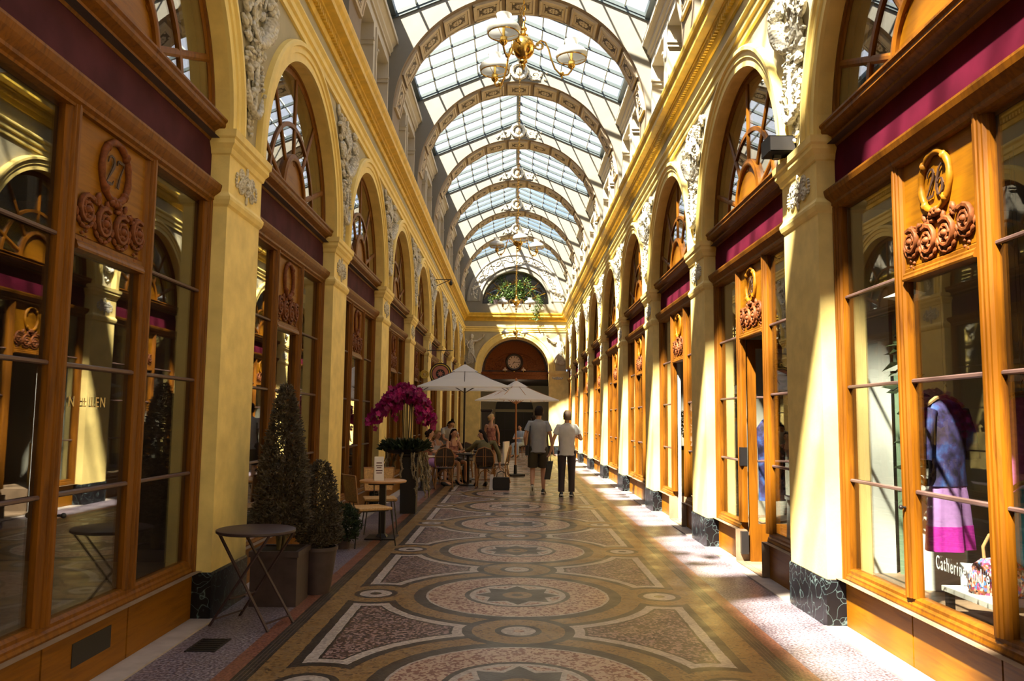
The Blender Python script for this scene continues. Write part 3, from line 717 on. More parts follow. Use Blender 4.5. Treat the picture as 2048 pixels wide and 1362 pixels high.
def shopfront(s, num, open_door=None):
    L = {-1: 'left', 1: 'right'}[s]
    root = thing('shopfront', '', 'shopfront', (s*(HX + REV), 0, 0), 0, 'oak shopfronts along the %s arcade' % L)
    D = lambda d: s*d
    bays = [(.0, 1.03), (1.03, 1.985), (1.985, W)]
    m1, m2 = bays[1]
    for k, (a, b) in enumerate(bays):
        if k == 1: continue
        mb = MB(); mb.box(D(-.02), D(.05), a + .004, b - .004, 0, .36); mb.build('sill_panel', M['woodp'], root)
    def rail(a, b, name='sill_rail', z=.36, par=root):
        prof = [(.05, z), (-.038, z), (-.042, z + .012), (-.034, z + .03), (-.034, z + .042), (-.02, z + .055), (-.02, z + .075), (.0, z + .09), (.05, z + .09)]
        mb = MB(); mb.ext(prof, lambda d, zz, t: (D(d), t, zz), a, b); return mb.build(name, M['wood'], par)
    rail(0, m1 + .0); rail(m2, W)
    # jambs and mullions
    for yc, h0 in ((m1, .44), (m2, .44)):
        mb = MB(); mb.ext(MUL, lambda y, d, t: (D(d), yc + y, t), h0, 3.22); mb.build('mullion', M['wood'], root)
    for yc, dr in ((0, 1), (W, -1)):
        mb = MB(); mb.ext([(max(0, y + .03)*dr*1.0 if y > -.03 else 0, d) for y, d in MUL], lambda y, d, t: (D(d), yc + y, t), .36, 3.22); mb.build('jamb', M['wood'], root)
    # number panel with carving
    mb = MB(); mb.box(D(-.005), D(.04), m1 + .07, m2 - .07, 2.53, 3.22); pn = mb.build('number_panel', M['woodp'], root)
    rail(m1 + .07, m2 - .07, 'transom', 2.44)
    yc = (m1 + m2)/2
    def flip(mb_):
        for i, v in enumerate(mb_.v): mb_.v[i] = (s*v[0], v[1], v[2])
        return mb_
    flip(wreath()).build('wreath', M['carving'] if s < 0 else M['woodp'], pn, (D(-.005), yc, 2.985), smooth=60)
    flip(garland()).build('garland', M['carving'], pn, (D(-.005), yc, 2.70), smooth=60)
    if num: numeral(num, s, pn, (D(-.014), yc, 2.985))
    # entablature
    lo = [(.06, 3.20), (-.035, 3.20), (-.04, 3.215), (-.06, 3.23), (-.06, 3.25), (-.085, 3.28), (-.10, 3.30), (-.11, 3.335), (-.11, 3.35), (-.0, 3.37), (.06, 3.37)]
    hi = [(.06, 3.70), (-.02, 3.70), (-.03, 3.73), (-.06, 3.745), (-.06, 3.77), (-.11, 3.80), (-.125, 3.82), (-.125, 3.845), (-.14, 3.86), (-.14, 3.875), (.06, 3.89)]
    for nm_, pr in (('lower_molding', lo), ('upper_molding', hi)):
        mb = MB(); mb.ext(pr, lambda d, z, t: (D(d), t, z), .002, W - .002); mb.build(nm_, M['wood'], root)
    mb = MB(); mb.box(D(-.015), D(.04), .002, W - .002, 3.365, 3.705)
    mb.build('fascia', M['fascia'] if s > 0 else M['fascia2'], root)['label'] = 'burgundy cloth covered sign board without lettering' if s > 0 else 'plum cloth covered sign board without lettering'
    # glass and bars
    for a, b in (bays[0], bays[2]):
        mb = MB(); mb.box(D(.018), D(.024), a + .02, b - .02, .43, 3.21); g = mb.build('window_pane', M['glass'], root)
        for z in (1.10, 1.80, 2.49):
            mb = MB(); mb.tube([(D(.008), a + .05, z), (D(.008), b - .05, z)], .013, 6); mb.build('glazing_bar', M['bar'], root)
    mb = MB(); mb.box(D(-.20), D(-.022), .0, W, -.01, .012); mb.build('threshold', M['stone'], root)
    # door
    if open_door is None:
        mb = MB(); mb.box(D(-.02), D(.04), m1 + .012, m2 - .012, .012, .36); d = mb.build('door', M['woodp'], root)
        rail(m1, m2, 'bottom_rail', .36, d)
        mb = MB(); mb.box(D(.018), D(.024), m1 + .06, m2 - .06, .43, 2.46); mb.build('door_pane', M['glass'], d)
        for z in (1.10, 1.80):
            mb = MB(); mb.tube([(D(.008), m1 + .06, z), (D(.008), m2 - .06, z)], .015, 6); mb.build('glazing_bar', M['bar'], d)
        mb = MB(); hy = m2 - .02 if s > 0 else m1 + .03
        mb.ell((D(-.075), hy, 1.0), (.015, .015, .015), 10, 8); mb.tube([(D(-.045), hy, 1.0), (D(-.075), hy, 1.0)], .007, 8)
        mb.build('door_knob', M['iron'], d, smooth=50)
        if num == '27': mb = MB(); mb.box(D(-.024), D(-.02), m1 + .30, m2 - .22, .14, .27); mb.build('letter_slot', M['black'], d)
    else:
        # leaf folded inwards at the far mullion
        white = open_door == 'white'
        mt = M['shopwhite'] if white else M['wood']
        h = m2 - .02
        mb = MB()
        x0, x1 = .05, .05 + .80
        if white:
            mb.loft([[(D(a), b, z) for a, b in ((.045, h - .04), (.09, h - .05), (.17, h + .75), (.125, h + .76))] for z in (.02, 2.44)]); dd = mb.build('door', mt, root)
        else:
            for a, b in ((.05, .14), (.70, .80)): mb.box(D(a), D(b), h - .05, h, .02, 2.44)
            mb.box(D(.14), D(.70), h - .05, h, .02, .42); mb.box(D(.14), D(.70), h - .05, h, 2.34, 2.44); dd = mb.build('door', mt, root)
            mb = MB(); mb.box(D(.14), D(.70), h - .028, h - .022, .42, 2.34); mb.build('door_pane', M['glass'], dd)
            for z in (1.10, 1.80):
                mb = MB(); mb.tube([(D(.14), h - .035, z), (D(.70), h - .035, z)], .012, 6); mb.build('glazing_bar', M['bar'], dd)
            for za, zb in ((.1, .34), (1.05, 1.25)): mb = MB(); mb.box(D(-.045), D(.03), h - .06, h + .0, za, zb); mb.build('hinge', M['iron'], dd)
        mb = MB(); mb.box(D(-.02), D(.05), m1 + .08, m2 - .08, 0, .025); mb.build('door_step', M['shopfloor'], root)
    return root
def fanlight(s):
    L = {-1: 'left', 1: 'right'}[s]
    root = thing('fanlight', '', 'window', (s*(HX + REV), 0, ARC_Z), 0, 'arched oak fanlights over the %s shops' % L)
    D = lambda d: s*d; V = lambda d, r, a: (D(d), r*math.cos(a), r*math.sin(a))
    A0, A1, N = .05, PI - .05, 40; an = [A0 + (A1-A0)*k/N for k in range(N+1)]
    def ringm(prof): 
        mb = MB(); mb.loft([[V(d, r, a) for r, d in prof] for a in an]); return mb
    ringm([(1.40, .05), (1.40, -.016), (1.42, -.025), (1.45, -.025), (1.455, -.04), (1.478, -.04), (1.478, .05)]).build('frame', M['wood'], root, smooth=35)
    pn = MB(); pts = [(.40*math.cos(PI*k/20), .06 + .44*math.sin(PI*k/20)) for k in range(21)]
    poly = [(.40, .0)] + pts + [(-.40, .0)]
    pn.loft([[(D(d), y, z) for y, z in poly] for d in (-.024, .04)]); p = pn.build('center_panel', M['woodp'], root)
    mb = MB(); prof = [(.0, .0), (.0, -.05), (.02, -.06), (.035, -.06), (.05, -.05), (.07, -.05), (.07, .0)]
    mb.loft([[(D(d), (.385 + e)*math.cos(PI*k/20), .06 + (.425 + e)*math.sin(PI*k/20)) for e, d in prof] for k in range(21)]); mb.build('panel_molding', M['wood'], p, smooth=35)
    ringm([(.84, .03), (.84, -.03), (.885, -.03), (.885, .03)]).build('arc_bar', M['wood'], root, smooth=35)
    for t in (PI/2, PI/2 - .62, PI/2 + .62, PI/2 - 1.2, PI/2 + 1.2):
        c, sn = math.cos(t), math.sin(t); w = .03; mb = MB()
        mb.loft([[(D(d), r*c - b*sn, r*sn + b*c) for b, d in ((-w, .03), (-w, -.022), (-w*.4, -.032), (w*.4, -.032), (w, -.022), (w, .03))] for r in (.44, 1.41)])
        mb.build('glazing_bar', M['wood'], root)
    mb = MB(); pts = arcpts((0, 0), 1.43, .04, PI - .04, 32); mb.loft([[(D(d), y, z) for y, z in pts] for d in (-.014, -.008)]); mb.build('window_pane', M['fanglass'], root)
    return root
base = {}
RN = {0: '26', 1: '28'}; LN = {0: '27'}
for nm, s in SIDES:
    fl = fanlight(s)
    for i in range(0, 9):
        y = PY(i) + PW
        f = fl if i == 0 else copy_tree(fl)
        f.location = (s*(HX + REV), y + HALF, ARC_Z)
        f['label'] = ('%s arched fanlight with sunburst bars over the %s shops, counted from the front' % (ORD[i], nm))
        num = (RN if s > 0 else LN).get(i)
        if s > 0 and i in (0, 1, 2): r = shopfront(s, num, {1: 'oak', 2: 'white'}.get(i))
        elif s < 0 and i in (0,): r = shopfront(s, num)
        elif s < 0 and i == 1: r = shopfront(s, None); base[s] = r
        elif s > 0 and i == 3: r = shopfront(s, None); base[s] = r
        else: r = copy_tree(base[s])
        r.location = (s*(HX + REV), y, 0)
        if num == '28': r['label'] = 'oak shopfront numbered 28 with its door standing open'
        elif num: r['label'] = 'oak shopfront numbered %s with glazed door, nearest on the %s' % (num, nm)
        elif s > 0 and i == 2: r['label'] = 'oak shopfront on the right with an open white door, third from the front'
        else: r['label'] = 'unlit oak shopfront with carved wreath panel, %s along the %s arcade' % (ORD[i], nm) if s < 0 else 'sunlit oak shopfront with carved wreath panel, %s along the %s arcade' % (ORD[i], nm)

# ================================================================ RIBS AND GLASS ROOF
RR, RZ = 2.25, 6.90
roof = lambda x: 9.72 - .42*abs(x)
def rib():
    root = thing('ceiling_arch', '', 'arch', (0, PY(2), 0), 0, 'white arches across the glass roof')
    mb = MB(); N = 48
    arc = [(-RR, 6.36)] + arcpts((0, RZ), RR, PI, 0, N) + [(RR, 6.36)]
    prof_in = []
    front = [(x, z) for x, z in arc]
    top = [(-HX if k == 0 else (HX if k == len(arc)-1 else x), z) for k, (x, z) in enumerate(arc)]
    n = len(arc)
    for yy, m in ((0, 0), (PW, 0)):
        vs = []; fs = []
        for k, (x, z) in enumerate(arc):
            if k == 0: o = (-HX, 6.36)
            elif k == n-1: o = (HX, 6.36)
            elif z < RZ + .9: o = (math.copysign(HX, x), z)
            else: o = (x, roof(x))
            vs += [(x, yy, z), (o[0], yy, o[1])]
        for k in range(n-1): fs.append((2*k, 2*k+2, 2*k+3, 2*k+1))
        mb.add(vs, fs, m)
        # fill the corner between last side point and roof
        for sx in (-1, 1):
            ks = [k for k in range(1, n-1) if arc[k][0]*sx > 0 and arc[k][1] >= RZ + .9]
            kk = ks[0] if sx < 0 else ks[-1]; x, z = arc[kk]; kp = kk - 1 if sx < 0 else kk + 1
            mb.add([(sx*HX, yy, arc[kp][1]), (x, yy, roof(x)), (sx*HX, yy, roof(HX))], [(0,1,2)], m)
    vs = []; fs = []
    for x, z in arc: vs += [(x, 0, z), (x, PW, z)]
    for k in range(n-1): fs.append((2*k, 2*k+2, 2*k+3, 2*k+1))
    mb.add(vs, fs, 1)
    vs = []; fs = []
    for x in (-HX, 0, HX): vs += [(x, 0, roof(x)), (x, PW, roof(x))]
    for k in range(2): fs.append((2*k, 2*k+2, 2*k+3, 2*k+1))
    mb.add(vs, fs, 0)
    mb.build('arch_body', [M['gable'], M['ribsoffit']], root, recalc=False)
    # soffit coffers
    first = None; cnt = 11
    for k in range(cnt):
        a = PI*(k + .5)/cnt*.97 + PI*.015
        if first is None:
            w, h = .265, .295; m2 = MB()
            for (ww, hh, t0, t1) in ((w, h, 0, .035), ): m2.box(-ww, ww, -hh, hh, -.0, t1)
            for (x0, x1, y0, y1) in ((-w, w, -h, -h+.035), (-w, w, h-.035, h), (-w, -w+.035, -h, h), (w-.035, w, -h, h)): m2.box(x0, x1, y0, y1, .03, .055)
            for (x0, x1, y0, y1) in ((-.185, .185, -.15, -.13), (-.185, .185, .13, .15), (-.185, -.165, -.15, .15), (.165, .185, -.15, .15)): m2.box(x0, x1, y0, y1, .03, .045)
            first = m2.build('coffer', M['coffer'], root)
            m3 = MB(); rn = random.Random(2)
            m3.box(-.16, .16, -.125, .125, .035, .0375); 
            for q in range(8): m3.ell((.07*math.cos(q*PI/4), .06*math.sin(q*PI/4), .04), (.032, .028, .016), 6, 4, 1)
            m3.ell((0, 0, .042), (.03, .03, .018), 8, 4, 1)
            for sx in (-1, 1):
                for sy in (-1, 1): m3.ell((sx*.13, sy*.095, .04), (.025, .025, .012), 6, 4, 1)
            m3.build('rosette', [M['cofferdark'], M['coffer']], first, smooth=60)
            c = first
        else: c = copy_tree(first, root)
        r = RR + .0
        # local z -> towards the centre, x -> tangential, y -> along the gallery
        c.location = (r*math.cos(a), PW/2, RZ + r*math.sin(a)); c.rotation_euler = (0, -PI/2 - a, 0)
    # gable relief: wreath with side scrolls
    m4 = MB(); rn = random.Random(9)
    m4.tube([(.17*math.cos(2*PI*k/24), -.02, .17*math.sin(2*PI*k/24)) for k in range(24)], [.04 + .01*(k % 2) for k in range(24)], 6, loop=True)
    m4.ell((0, -.02, 0), (.07, .03, .08)); m4.ell((0, -.02, .24), (.05, .03, .05))
    for sx in (-1, 1):
        m4.tube([(sx*(.36 + .14*math.cos(t*.5 + 2.6)*(1 - t/30)), -.02, -.10 + .11*math.sin(t*.5 + 2.6)*(1 - t/30)) for t in range(24)], .024, 6)
        for k in range(14): m4.ell((sx*(.2 + rn.random()*.42), -.015, -.20 + rn.random()*.16*(1.3 - k*.03)), (.045, .022, .025), 5, 4, 0, Matrix.Rotation(rn.random()*3, 3, 'Y'))
    m4.build('gable_relief', M['relief'], root, (0, 0, 9.38), smooth=60)
    return root
rb = rib()
for i in range(-1, 9):
    r = rb if i == 2 else None
    if i == -1: r = rb
    elif r is None or i == 2: r = copy_tree(rb)
    r.location = (0, PY(i), 0)
    j = i - 2
    r['label'] = ('coffered white arch across the glass roof, %s from the front' % ORD[j]) if j >= 0 else ('coffered white roof arch above the camera side, %s' % ['behind the view', 'over the near shops', 'between the near shops and the lamp'][i + 1])
def skylight():
    root = thing('skylight', '', 'skylight', (0, 0, 0), 0, 'glass roof bays')
    L = BAY - PW
    for sx in (-1, 1):
        mb = MB(); mb.add([(sx*.03, 0, roof(.03)), (sx*2.34, 0, roof(2.34)), (sx*2.34, L, roof(2.34)), (sx*.03, L, roof(.03))], [(0,1,2,3)])
        g = mb.build('roof_glass', M['skyglass'], root, recalc=False)
        mb = MB()
        for k in range(6):
            y = .02 + (L - .04)*k/5; h = .035
            mb.loft([[(x, y + e, roof(x) + dz) for e, dz in ((-.024, 0), (.024, 0), (.024, -.07), (-.024, -.07))] for x in (sx*.02, sx*2.33)])
        mb.build('rafters', M['steel'], root)
        mb = MB()
        for k in range(1, 5):
            x = sx*2.33*k/5
            mb.loft([[(x + e, y, roof(x) + dz - .42*(abs(x+e) - abs(x))) for e, dz in ((-.013, .01), (.013, .01), (.013, -.03), (-.013, -.03))] for y in (0, L)])
        mb.build('purlins', M['barlight'], root)
        mb = MB(); mb.box(sx*2.22, sx*2.34, 0, L, 8.69, 8.80); mb.build('gutter', M['steel'], root)
    mb = MB(); mb.box(-.05, .05, 0, L, 9.62, 9.74); mb.build('ridge_beam', M['steel'], root)
    for y in (0.0, L - .03):
        mb = MB(); mb.loft([[(x, yy, roof(x) + dz) for yy, dz in ((y, -.12), (y + .03, -.12), (y + .03, .0), (y, .0))] for x in (-2.33, 0, 2.33)]); mb.build('edge_flashing', M['steel'], root)
    return root
sk = skylight()
for n_, i in enumerate(range(-3, 9)):
    r = sk if i == -3 else copy_tree(sk)
    r.location = (0, PY(i) + PW, 0)
    r['label'] = ('pitched glass roof bay in front of the %s coffered arch in view' % ORD[i-1]) if 1 <= i <= 7 else ('pitched glass roof bay beside the end wall' if i == 8 else 'pitched glass roof bay over the near shops, %s' % ['first', 'second', 'third', 'fourth'][i + 3])
# ================================================================ CHANDELIERS
def chandelier():
    root = thing('chandelier', '', 'chandelier', (0, 0, 0), 0, 'brass chandeliers on long chains')
    mb = MB()
    mb.lathe([(.0, .23), (.012, .23), (.014, .19), (.03, .17), (.03, .16), (.018, .15), (.022, .12), (.04, .11), (.03, .10), (.055, .085), (.085, .05), (.097, .0), (.085, -.05), (.055, -.085), (.02, -.10), (.035, -.115), (.035, -.13), (.015, -.145), (.022, -.16), (.012, -.18), (.004, -.20)], n=24)
    mb.build('brass_ball', M['brass'], root, smooth=50)
    mb = MB(); L = 4.42; z = .23; k = 0
    while z < L:
        a = (k % 2)*PI/2; r = .016; h = .03
        pts = [(math.cos(a)*r*math.cos(t), math.sin(a)*r*math.cos(t), z + h + h*math.sin(t)) for t in [2*PI*j/8 for j in range(8)]]
        mb.tube(pts, .0045, 4, loop=True); z += .05; k += 1
    mb.build('chain', M['brass'], root, recalc=False)
    for k in range(3):
        a = 2*PI*k/3
        P = lambda r, z: (r*math.cos(a), r*math.sin(a), z)
        mb = MB()
        scroll = [(.085 + .055 + .045*(1 - t/15)*math.cos(PI + t*.62), .03 + .045*(1 - t/15)*math.sin(PI + t*.62)) for t in range(12)][::-1]
        arm = scroll + [(.10, .0), (.115, .045), (.15, .075), (.19, .06), (.22, .0), (.24, -.08), (.275, -.17), (.33, -.225), (.39, -.215), (.42, -.175), (.42, -.15)]
        mb.tube([P(r, z) for r, z in arm], .0085, 6)
        mb.lathe([(.0, -.26), (.008, -.25), (.004, -.235), (.018, -.225), (.022, -.21), (.018, -.20)], P(.335, 0), 10)
        ar = mb.build('arm', M['brass'], root, smooth=60)
        dz = -.095; mb = MB(); mb.lathe([(.012, -.07), (.03, -.05), (.035, -.03), (.028, -.02), (.03, .0), (.012, .005)], P(.42, dz), 12); mb.lathe([(.012, .0), (.012, .10)], P(.42, dz), 8)
        for q in range(3): mb.tube([P(.42, dz - .01), (P(.42, 0)[0] + .12*math.cos(q*2.1), P(.42, 0)[1] + .12*math.sin(q*2.1), dz + .03)], .0025, 4)
        mb.build('burner', M['brass'], ar, smooth=60)
        mb = MB(); mb.lathe([(.065, .19), (.058, .175), (.05, .15), (.055, .135), (.09, .12), (.125, .095), (.14, .065), (.137, .04), (.125, .025)], P(.42, dz), 24, cap=False)
        sh = mb.build('lamp_shade', M['opal'], ar, smooth=180, recalc=False)
        mb = MB(); mb.tube([(P(.42, 0)[0] + .127*math.cos(2*PI*q/24), P(.42, 0)[1] + .127*math.sin(2*PI*q/24), dz + .025) for q in range(24)], .006, 5, loop=True); mb.build('shade_ring', M['brass'], sh, smooth=60)
    return root
ch = chandelier()
for k, (y, rz) in enumerate(((6.72, .12), (14.36, -PI/2 + .1), (22.0, PI/2), (29.65, PI/2 - .1))):
    c = ch if k == 0 else copy_tree(ch); c.location = (0, y, 4.71); c.rotation_euler = (0, 0, rz)
    c['label'] = ['large brass chandelier with three white glass shades hanging nearest the viewer', 'brass chandelier hanging in the middle of the gallery, second from the front', 'brass chandelier hanging in front of the plants of the end lunette', 'farthest brass chandelier, hanging over the top of the end arch'][k]

# ================================================================ PLANTS
def leaf_cloud(mb, pts, size, rnd, mi=0, jitter=.5):
    for p, nrm in pts:
        nrm = Vector(nrm); 
        d = (nrm + Vector((rnd.uniform(-1,1), rnd.uniform(-1,1), rnd.uniform(-1,1)))*jitter*2)
        if d.length < .01: d = Vector((0,0,1))
        d.normalize(); a = d.orthogonal(); a.rotate(Matrix.Rotation(rnd.random()*6.28, 3, d)); b = d.cross(a).normalized()
        L = size*rnd.uniform(.7, 1.3); w = L*.42; p = Vector(p)
        mb.add([p, p + d*L*.5 + b*w*.5 + a*L*.08, p + d*L, p + d*L*.5 - b*w*.5 + a*L*.08], [(0, 1, 2), (0, 2, 3)], mi)
def cone_plant(h, prof, n, size, seed):
    """prof(t) radius at relative height t"""
    rnd = random.Random(seed); mb = MB(); pts = []
    tot = [max(.02, prof((k + .5)/40)) for k in range(40)]; 
    while len(pts) < n:
        k = rnd.choices(range(40), tot)[0]; t = (k + rnd.random())/40
        a = rnd.random()*2*PI; lump = 1 + .07*math.sin(a*5 + t*17) + .06*math.sin(a*9 - t*31)
        r = prof(t)*lump*(rnd.random()**.28)
        pts.append(((r*math.cos(a), r*math.sin(a), t*h), (math.cos(a), math.sin(a), .5)))
    leaf_cloud(mb, pts, size, rnd); return mb
# clipped cone in a square planter
p = thing('topiary', 'tall clipped cone shrub in a square dark planter beside the bistro table', 'plant', (-1.985, 6.93, 0))
mb = MB(); Wd = .19
mb.loft([[(-Wd, -Wd, z), (Wd, -Wd, z), (Wd, Wd, z), (-Wd, Wd, z)] for z in (0, .42)]); mb.loft([[(-a, -a, z), (a, -a, z), (a, a, z), (-a, a, z)] for a, z in ((Wd + .012, .395), (Wd + .012, .44), (Wd - .02, .44), (Wd - .02, .40))])
mb.build('square_planter', M['planter'], p)
mb = MB(); mb.box(-.17, .17, -.17, .17, .405, .425); mb.build('soil', M['soil'], p)
mb = MB()
for k in range(5): mb.tube([(.02*math.cos(k), .02*math.sin(k), .42), (.05*math.cos(k*1.3), .05*math.sin(k*1.3), .66), (.03*math.cos(k), .03*math.sin(k), 1.2)], [.014, .012, .006], 5)
mb.build('trunk', M['stem'], p)
def prof(t): return .235*(min(1, .55 + t*4))*(1 - t)**.62*(1 - .05*math.sin(t*9)) + .018
cone_plant(1.25, prof, 13000, .034, 1).build('foliage', M['leaf'], p, (0, 0, .55), recalc=False)
# smaller shrub in a round pot
p = thing('topiary', 'short rounded shrub in a round dark tapering pot behind the square planter', 'plant', (-1.765, 7.32, 0))
mb = MB(); mb.lathe([(.0, 0), (.115, 0), (.165, .37), (.175, .37), (.175, .40), (.155, .40), (.15, .36), (.0, .36)], n=28); mb.build('round_pot', M['planter'], p, smooth=40)
mb = MB()
for k in range(4): mb.tube([(.01*k, 0, .36), (.03*math.cos(k*1.6), .03*math.sin(k*1.6), .70)], [.012, .006], 5)
mb.build('trunk', M['stem'], p)
cone_plant(.74, lambda t: .208*min(1, .6 + 3*t)*(1 - t)**.45 + .01, 7000, .032, 2).build('foliage', M['leaf'], p, (0, 0, .40), recalc=False)
# low bush on the pavement
p = thing('bush', 'low dark bush on the pavement by the wall behind the cane chair', 'plant', (-2.06, 9.75, 0))
mb = MB(); mb.lathe([(.0, 0), (.09, 0), (.13, .20), (.11, .20), (.0, .17)], n=18); mb.build('pot', M['planter'], p, smooth=40)
cone_plant(.42, lambda t: .20*math.sin(PI*min(1, .18 + t*.82))**.6 + .01, 3500, .04, 3).build('foliage', M['leafd'], p, (0, 0, .10), recalc=False)
# orchid column
p = thing('orchid_column', 'tall black column planter with magenta orchids and trailing moss', 'plant', (-1.74, 13.42, 0))
mb = MB(); mb.loft([[(-a, -a, z), (a, -a, z), (a, a, z), (-a, a, z)] for a, z in ((.125, 0), (.135, .90), (.155, .92), (.155, .95))]); mb.build('column', M['iron'], p)
mb = MB(); mb.lathe([(.0, .95), (.10, .95), (.27, .97), (.33, 1.03), (.31, 1.03), (.25, .99), (.0, .98)], (-.12, 0, 0), n=28); mb.build('dish', M['iron'], p, smooth=40)
rnd = random.Random(8)
mb = MB(); pts = []
for k in range(900):
    a = rnd.random()*6.28; r = .33*rnd.random()**.6; pts.append(((-.08 + r*math.cos(a)*1.1, r*math.sin(a), 1.0 + .15*rnd.random()*(1 - r)), (math.cos(a), math.sin(a), .7)))
leaf_cloud(mb, pts, .11, rnd, 0, .35); mb.build('leaves', M['leafd'], p, recalc=False)
mb = MB()
for k in range(24):
    a = rnd.random()*6.28; r = .27 + .07*rnd.random(); x, y = -.08 + r*math.cos(a)*1.05, r*math.sin(a); zz = .98; pts = []
    n = rnd.randint(6, 12)
    for j in range(n): pts.append((x + .02*rnd.uniform(-1,1) + .012*j*math.cos(a), y + .02*rnd.uniform(-1,1), zz - .065*j))
    mb.tube(pts, [.016*rnd.uniform(.5, 1.2) for _ in pts], 5)
    for q in pts[1:]:
        for _ in range(3): mb.ell((q[0] + rnd.uniform(-.018, .018), q[1] + rnd.uniform(-.018, .018), q[2] + rnd.uniform(-.03, .03)), .011, 5, 3)
ms = mb.build('trailing_moss', M['moss'], p, recalc=False)
stems = MB(); fl = MB(); lit = MB()
sprays = [(-.02, -.12, -.46, 1.90, 1.52), (-.06, .0, -.60, 1.86, 1.36), (-.10, .10, -.50, 1.95, 1.50), (-.02, .12, -.30, 2.0, 1.45), (.02, -.1, -.22, 1.98, 1.62), (-.04, -.05, -.70, 1.78, 1.40),
          (.06, -.1, .26, 1.90, 1.40), (.04, .02, .40, 1.88, 1.46), (.05, .12, .34, 1.92, 1.36), (.0, .1, .22, 1.97, 1.42), (.03, .08, .47, 1.80, 1.36), (.02, -.06, .32, 1.86, 1.62)]
for (x0, y0, dx, zt, ze) in sprays:
    dx *= .86
    pts = []
    for t in range(15):
        u = t/14
        if u < .5: pts.append(Vector((x0*(1 - u) - .04 + dx*.12*u*2, y0*.6, 1.0 + (zt - 1.0)*u*2)))
        else:
            w = (u - .5)*2; pts.append(Vector((x0*.5 - .04 + dx*(.12 + .88*w), y0*.6 + y0*w, zt + .10*math.sin(w*PI*.8) - (zt - ze)*w*w)))
    stems.tube(pts, .007, 5)
    for t in range(62):
        w = rnd.random(); u = 7 + w*6.9; i = int(u); q = pts[i].lerp(pts[min(i+1, 14)], u - i)
        c = q + Vector((rnd.uniform(-.075, .075), rnd.uniform(-.09, .09), rnd.uniform(-.085, .065)))
        ax = Vector((rnd.uniform(-1,1), rnd.uniform(-1.3,.3), rnd.uniform(-.3,.5))).normalized(); a = ax.orthogonal().normalized(); b = ax.cross(a)
        for j in range(5):
            t2 = j*2*PI/5 + rnd.random()*.3; d = a*math.cos(t2) + b*math.sin(t2); e = ax.cross(d); L = .058
            fl.add([c, c + d*L*.55 + e*L*.42 + ax*.008, c + d*L + ax*.004, c + d*L*.55 - e*L*.42 + ax*.008], [(0, 1, 2, 3)])
stems.build('flower_stem', M['stem'], p, smooth=60)
fl.build('orchid_blossoms', M['orchid'], p, recalc=False)['kind'] = 'stuff'
# lunette plants
def vine(loc, label, pts, n, size, mat, seed, spread):
    rnd = random.Random(seed); mb = MB(); P = []
    for k in range(n):
        i = rnd.random()*(len(pts) - 1.001); a = Vector(pts[int(i)]).lerp(Vector(pts[int(i) + 1]), i - int(i))
        P.append((a + Vector((rnd.gauss(0, spread), max(-.12, min(.12, rnd.gauss(0, spread*.35))), rnd.gauss(0, spread))), (rnd.uniform(-1,1), -1, rnd.uniform(-1, .6))))
    root = thing('potted_plant', label, 'plant', loc, 0, 'plants in the lunette window')
    leaf_cloud(mb, P, size, rnd, 0, .5); mb.build('leaves', mat, root, recalc=False)
    mb = MB(); mb.tube(pts, .012, 5); mb.build('stem', M['stem'], root)
    mb = MB(); mb.lathe([(0, -.0), (.10, 0), (.14, .2), (.0, .2)], (0, .0, 0), 12); mb.build('pot', M['planter'], root)
YL = END + .17
vine((-.32, YL, 6.78), 'dark drooping fern left of the middle of the lunette window', [(0, 0, .2), (0, 0, .55), (-.1, 0, .75), (.1, 0, .2)], 210, .14, M['leafg'], 1, .14)
vine((.22, YL, 6.78), 'bright green broad leaved plant in the middle of the lunette window', [(0, 0, .15), (-.05, 0, .5), (.02, 0, .85), (-.12, 0, .8)], 220, .17, M['leafg'], 2, .11)
vine((-.9, YL, 6.78), 'low leafy plant at the left end of the lunette window', [(0, 0, .15), (-.2, 0, .25), (.2, 0, .22)], 130, .11, M['leafg'], 3, .10)
vine((.62, YL + .02, 6.78), 'tall thin leaved plant right of the middle of the lunette window', [(0, 0, .2), (.05, 0, .7), (-.1, 0, 1.2), (-.2, 0, 1.3)], 150, .11, M['leafg'], 4, .12)
vine((-.62, YL + .02, 6.78), 'tall climbing plant at the upper left of the lunette window', [(0, 0, .2), (.0, 0, .9), (-.1, 0, 1.25), (-.2, 0, 1.3)], 130, .11, M['leafg'], 6, .11)
vine((1.0, YL - .06, 6.78), 'pale green trailing plant hanging over the parapet at the right', [(0, 0, .3), (.1, -.1, .25), (.0, -.3, .0), (-.05, -.36, -.3), (-.1, -.34, -.55), (.05, -.34, -.7)], 300, .10, M['leafg'], 5, .10)
# lunette window frame
w = thing('lunette_window', 'half round window with gilt radial bars above the end wall parapet', 'window', (0, END + .38, 6.78))
mb = MB()
for r in (1.0, .55): mb.tube([(r*math.cos(PI*k/32), 0, r*math.sin(PI*k/32)) for k in range(33)], .018, 5)
mb.build('arc_bar', M['brass'], w)
for k in range(1, 8):
    t = PI*k/8; mb = MB(); mb.tube([(0, 0, 0), (1.5*math.cos(t), 0, 1.5*math.sin(t))], .016, 5)
    for e in (-1, 0, 1): mb.tube([(1.0*math.cos(t), 0, 1.0*math.sin(t)), (1.25*math.cos(t + e*.09), 0, 1.25*math.sin(t + e*.09))], [.02, .004], 5)
    mb.build('radial_bar', M['brass'], w)
mb = MB(); a = arcpts((0, 0), 1.53, 0, PI, 32); mb.loft([[(x, y, z) for x, z in a] for y in (.03, .036)]); mb.build('window_pane', M['fanglass'], w)
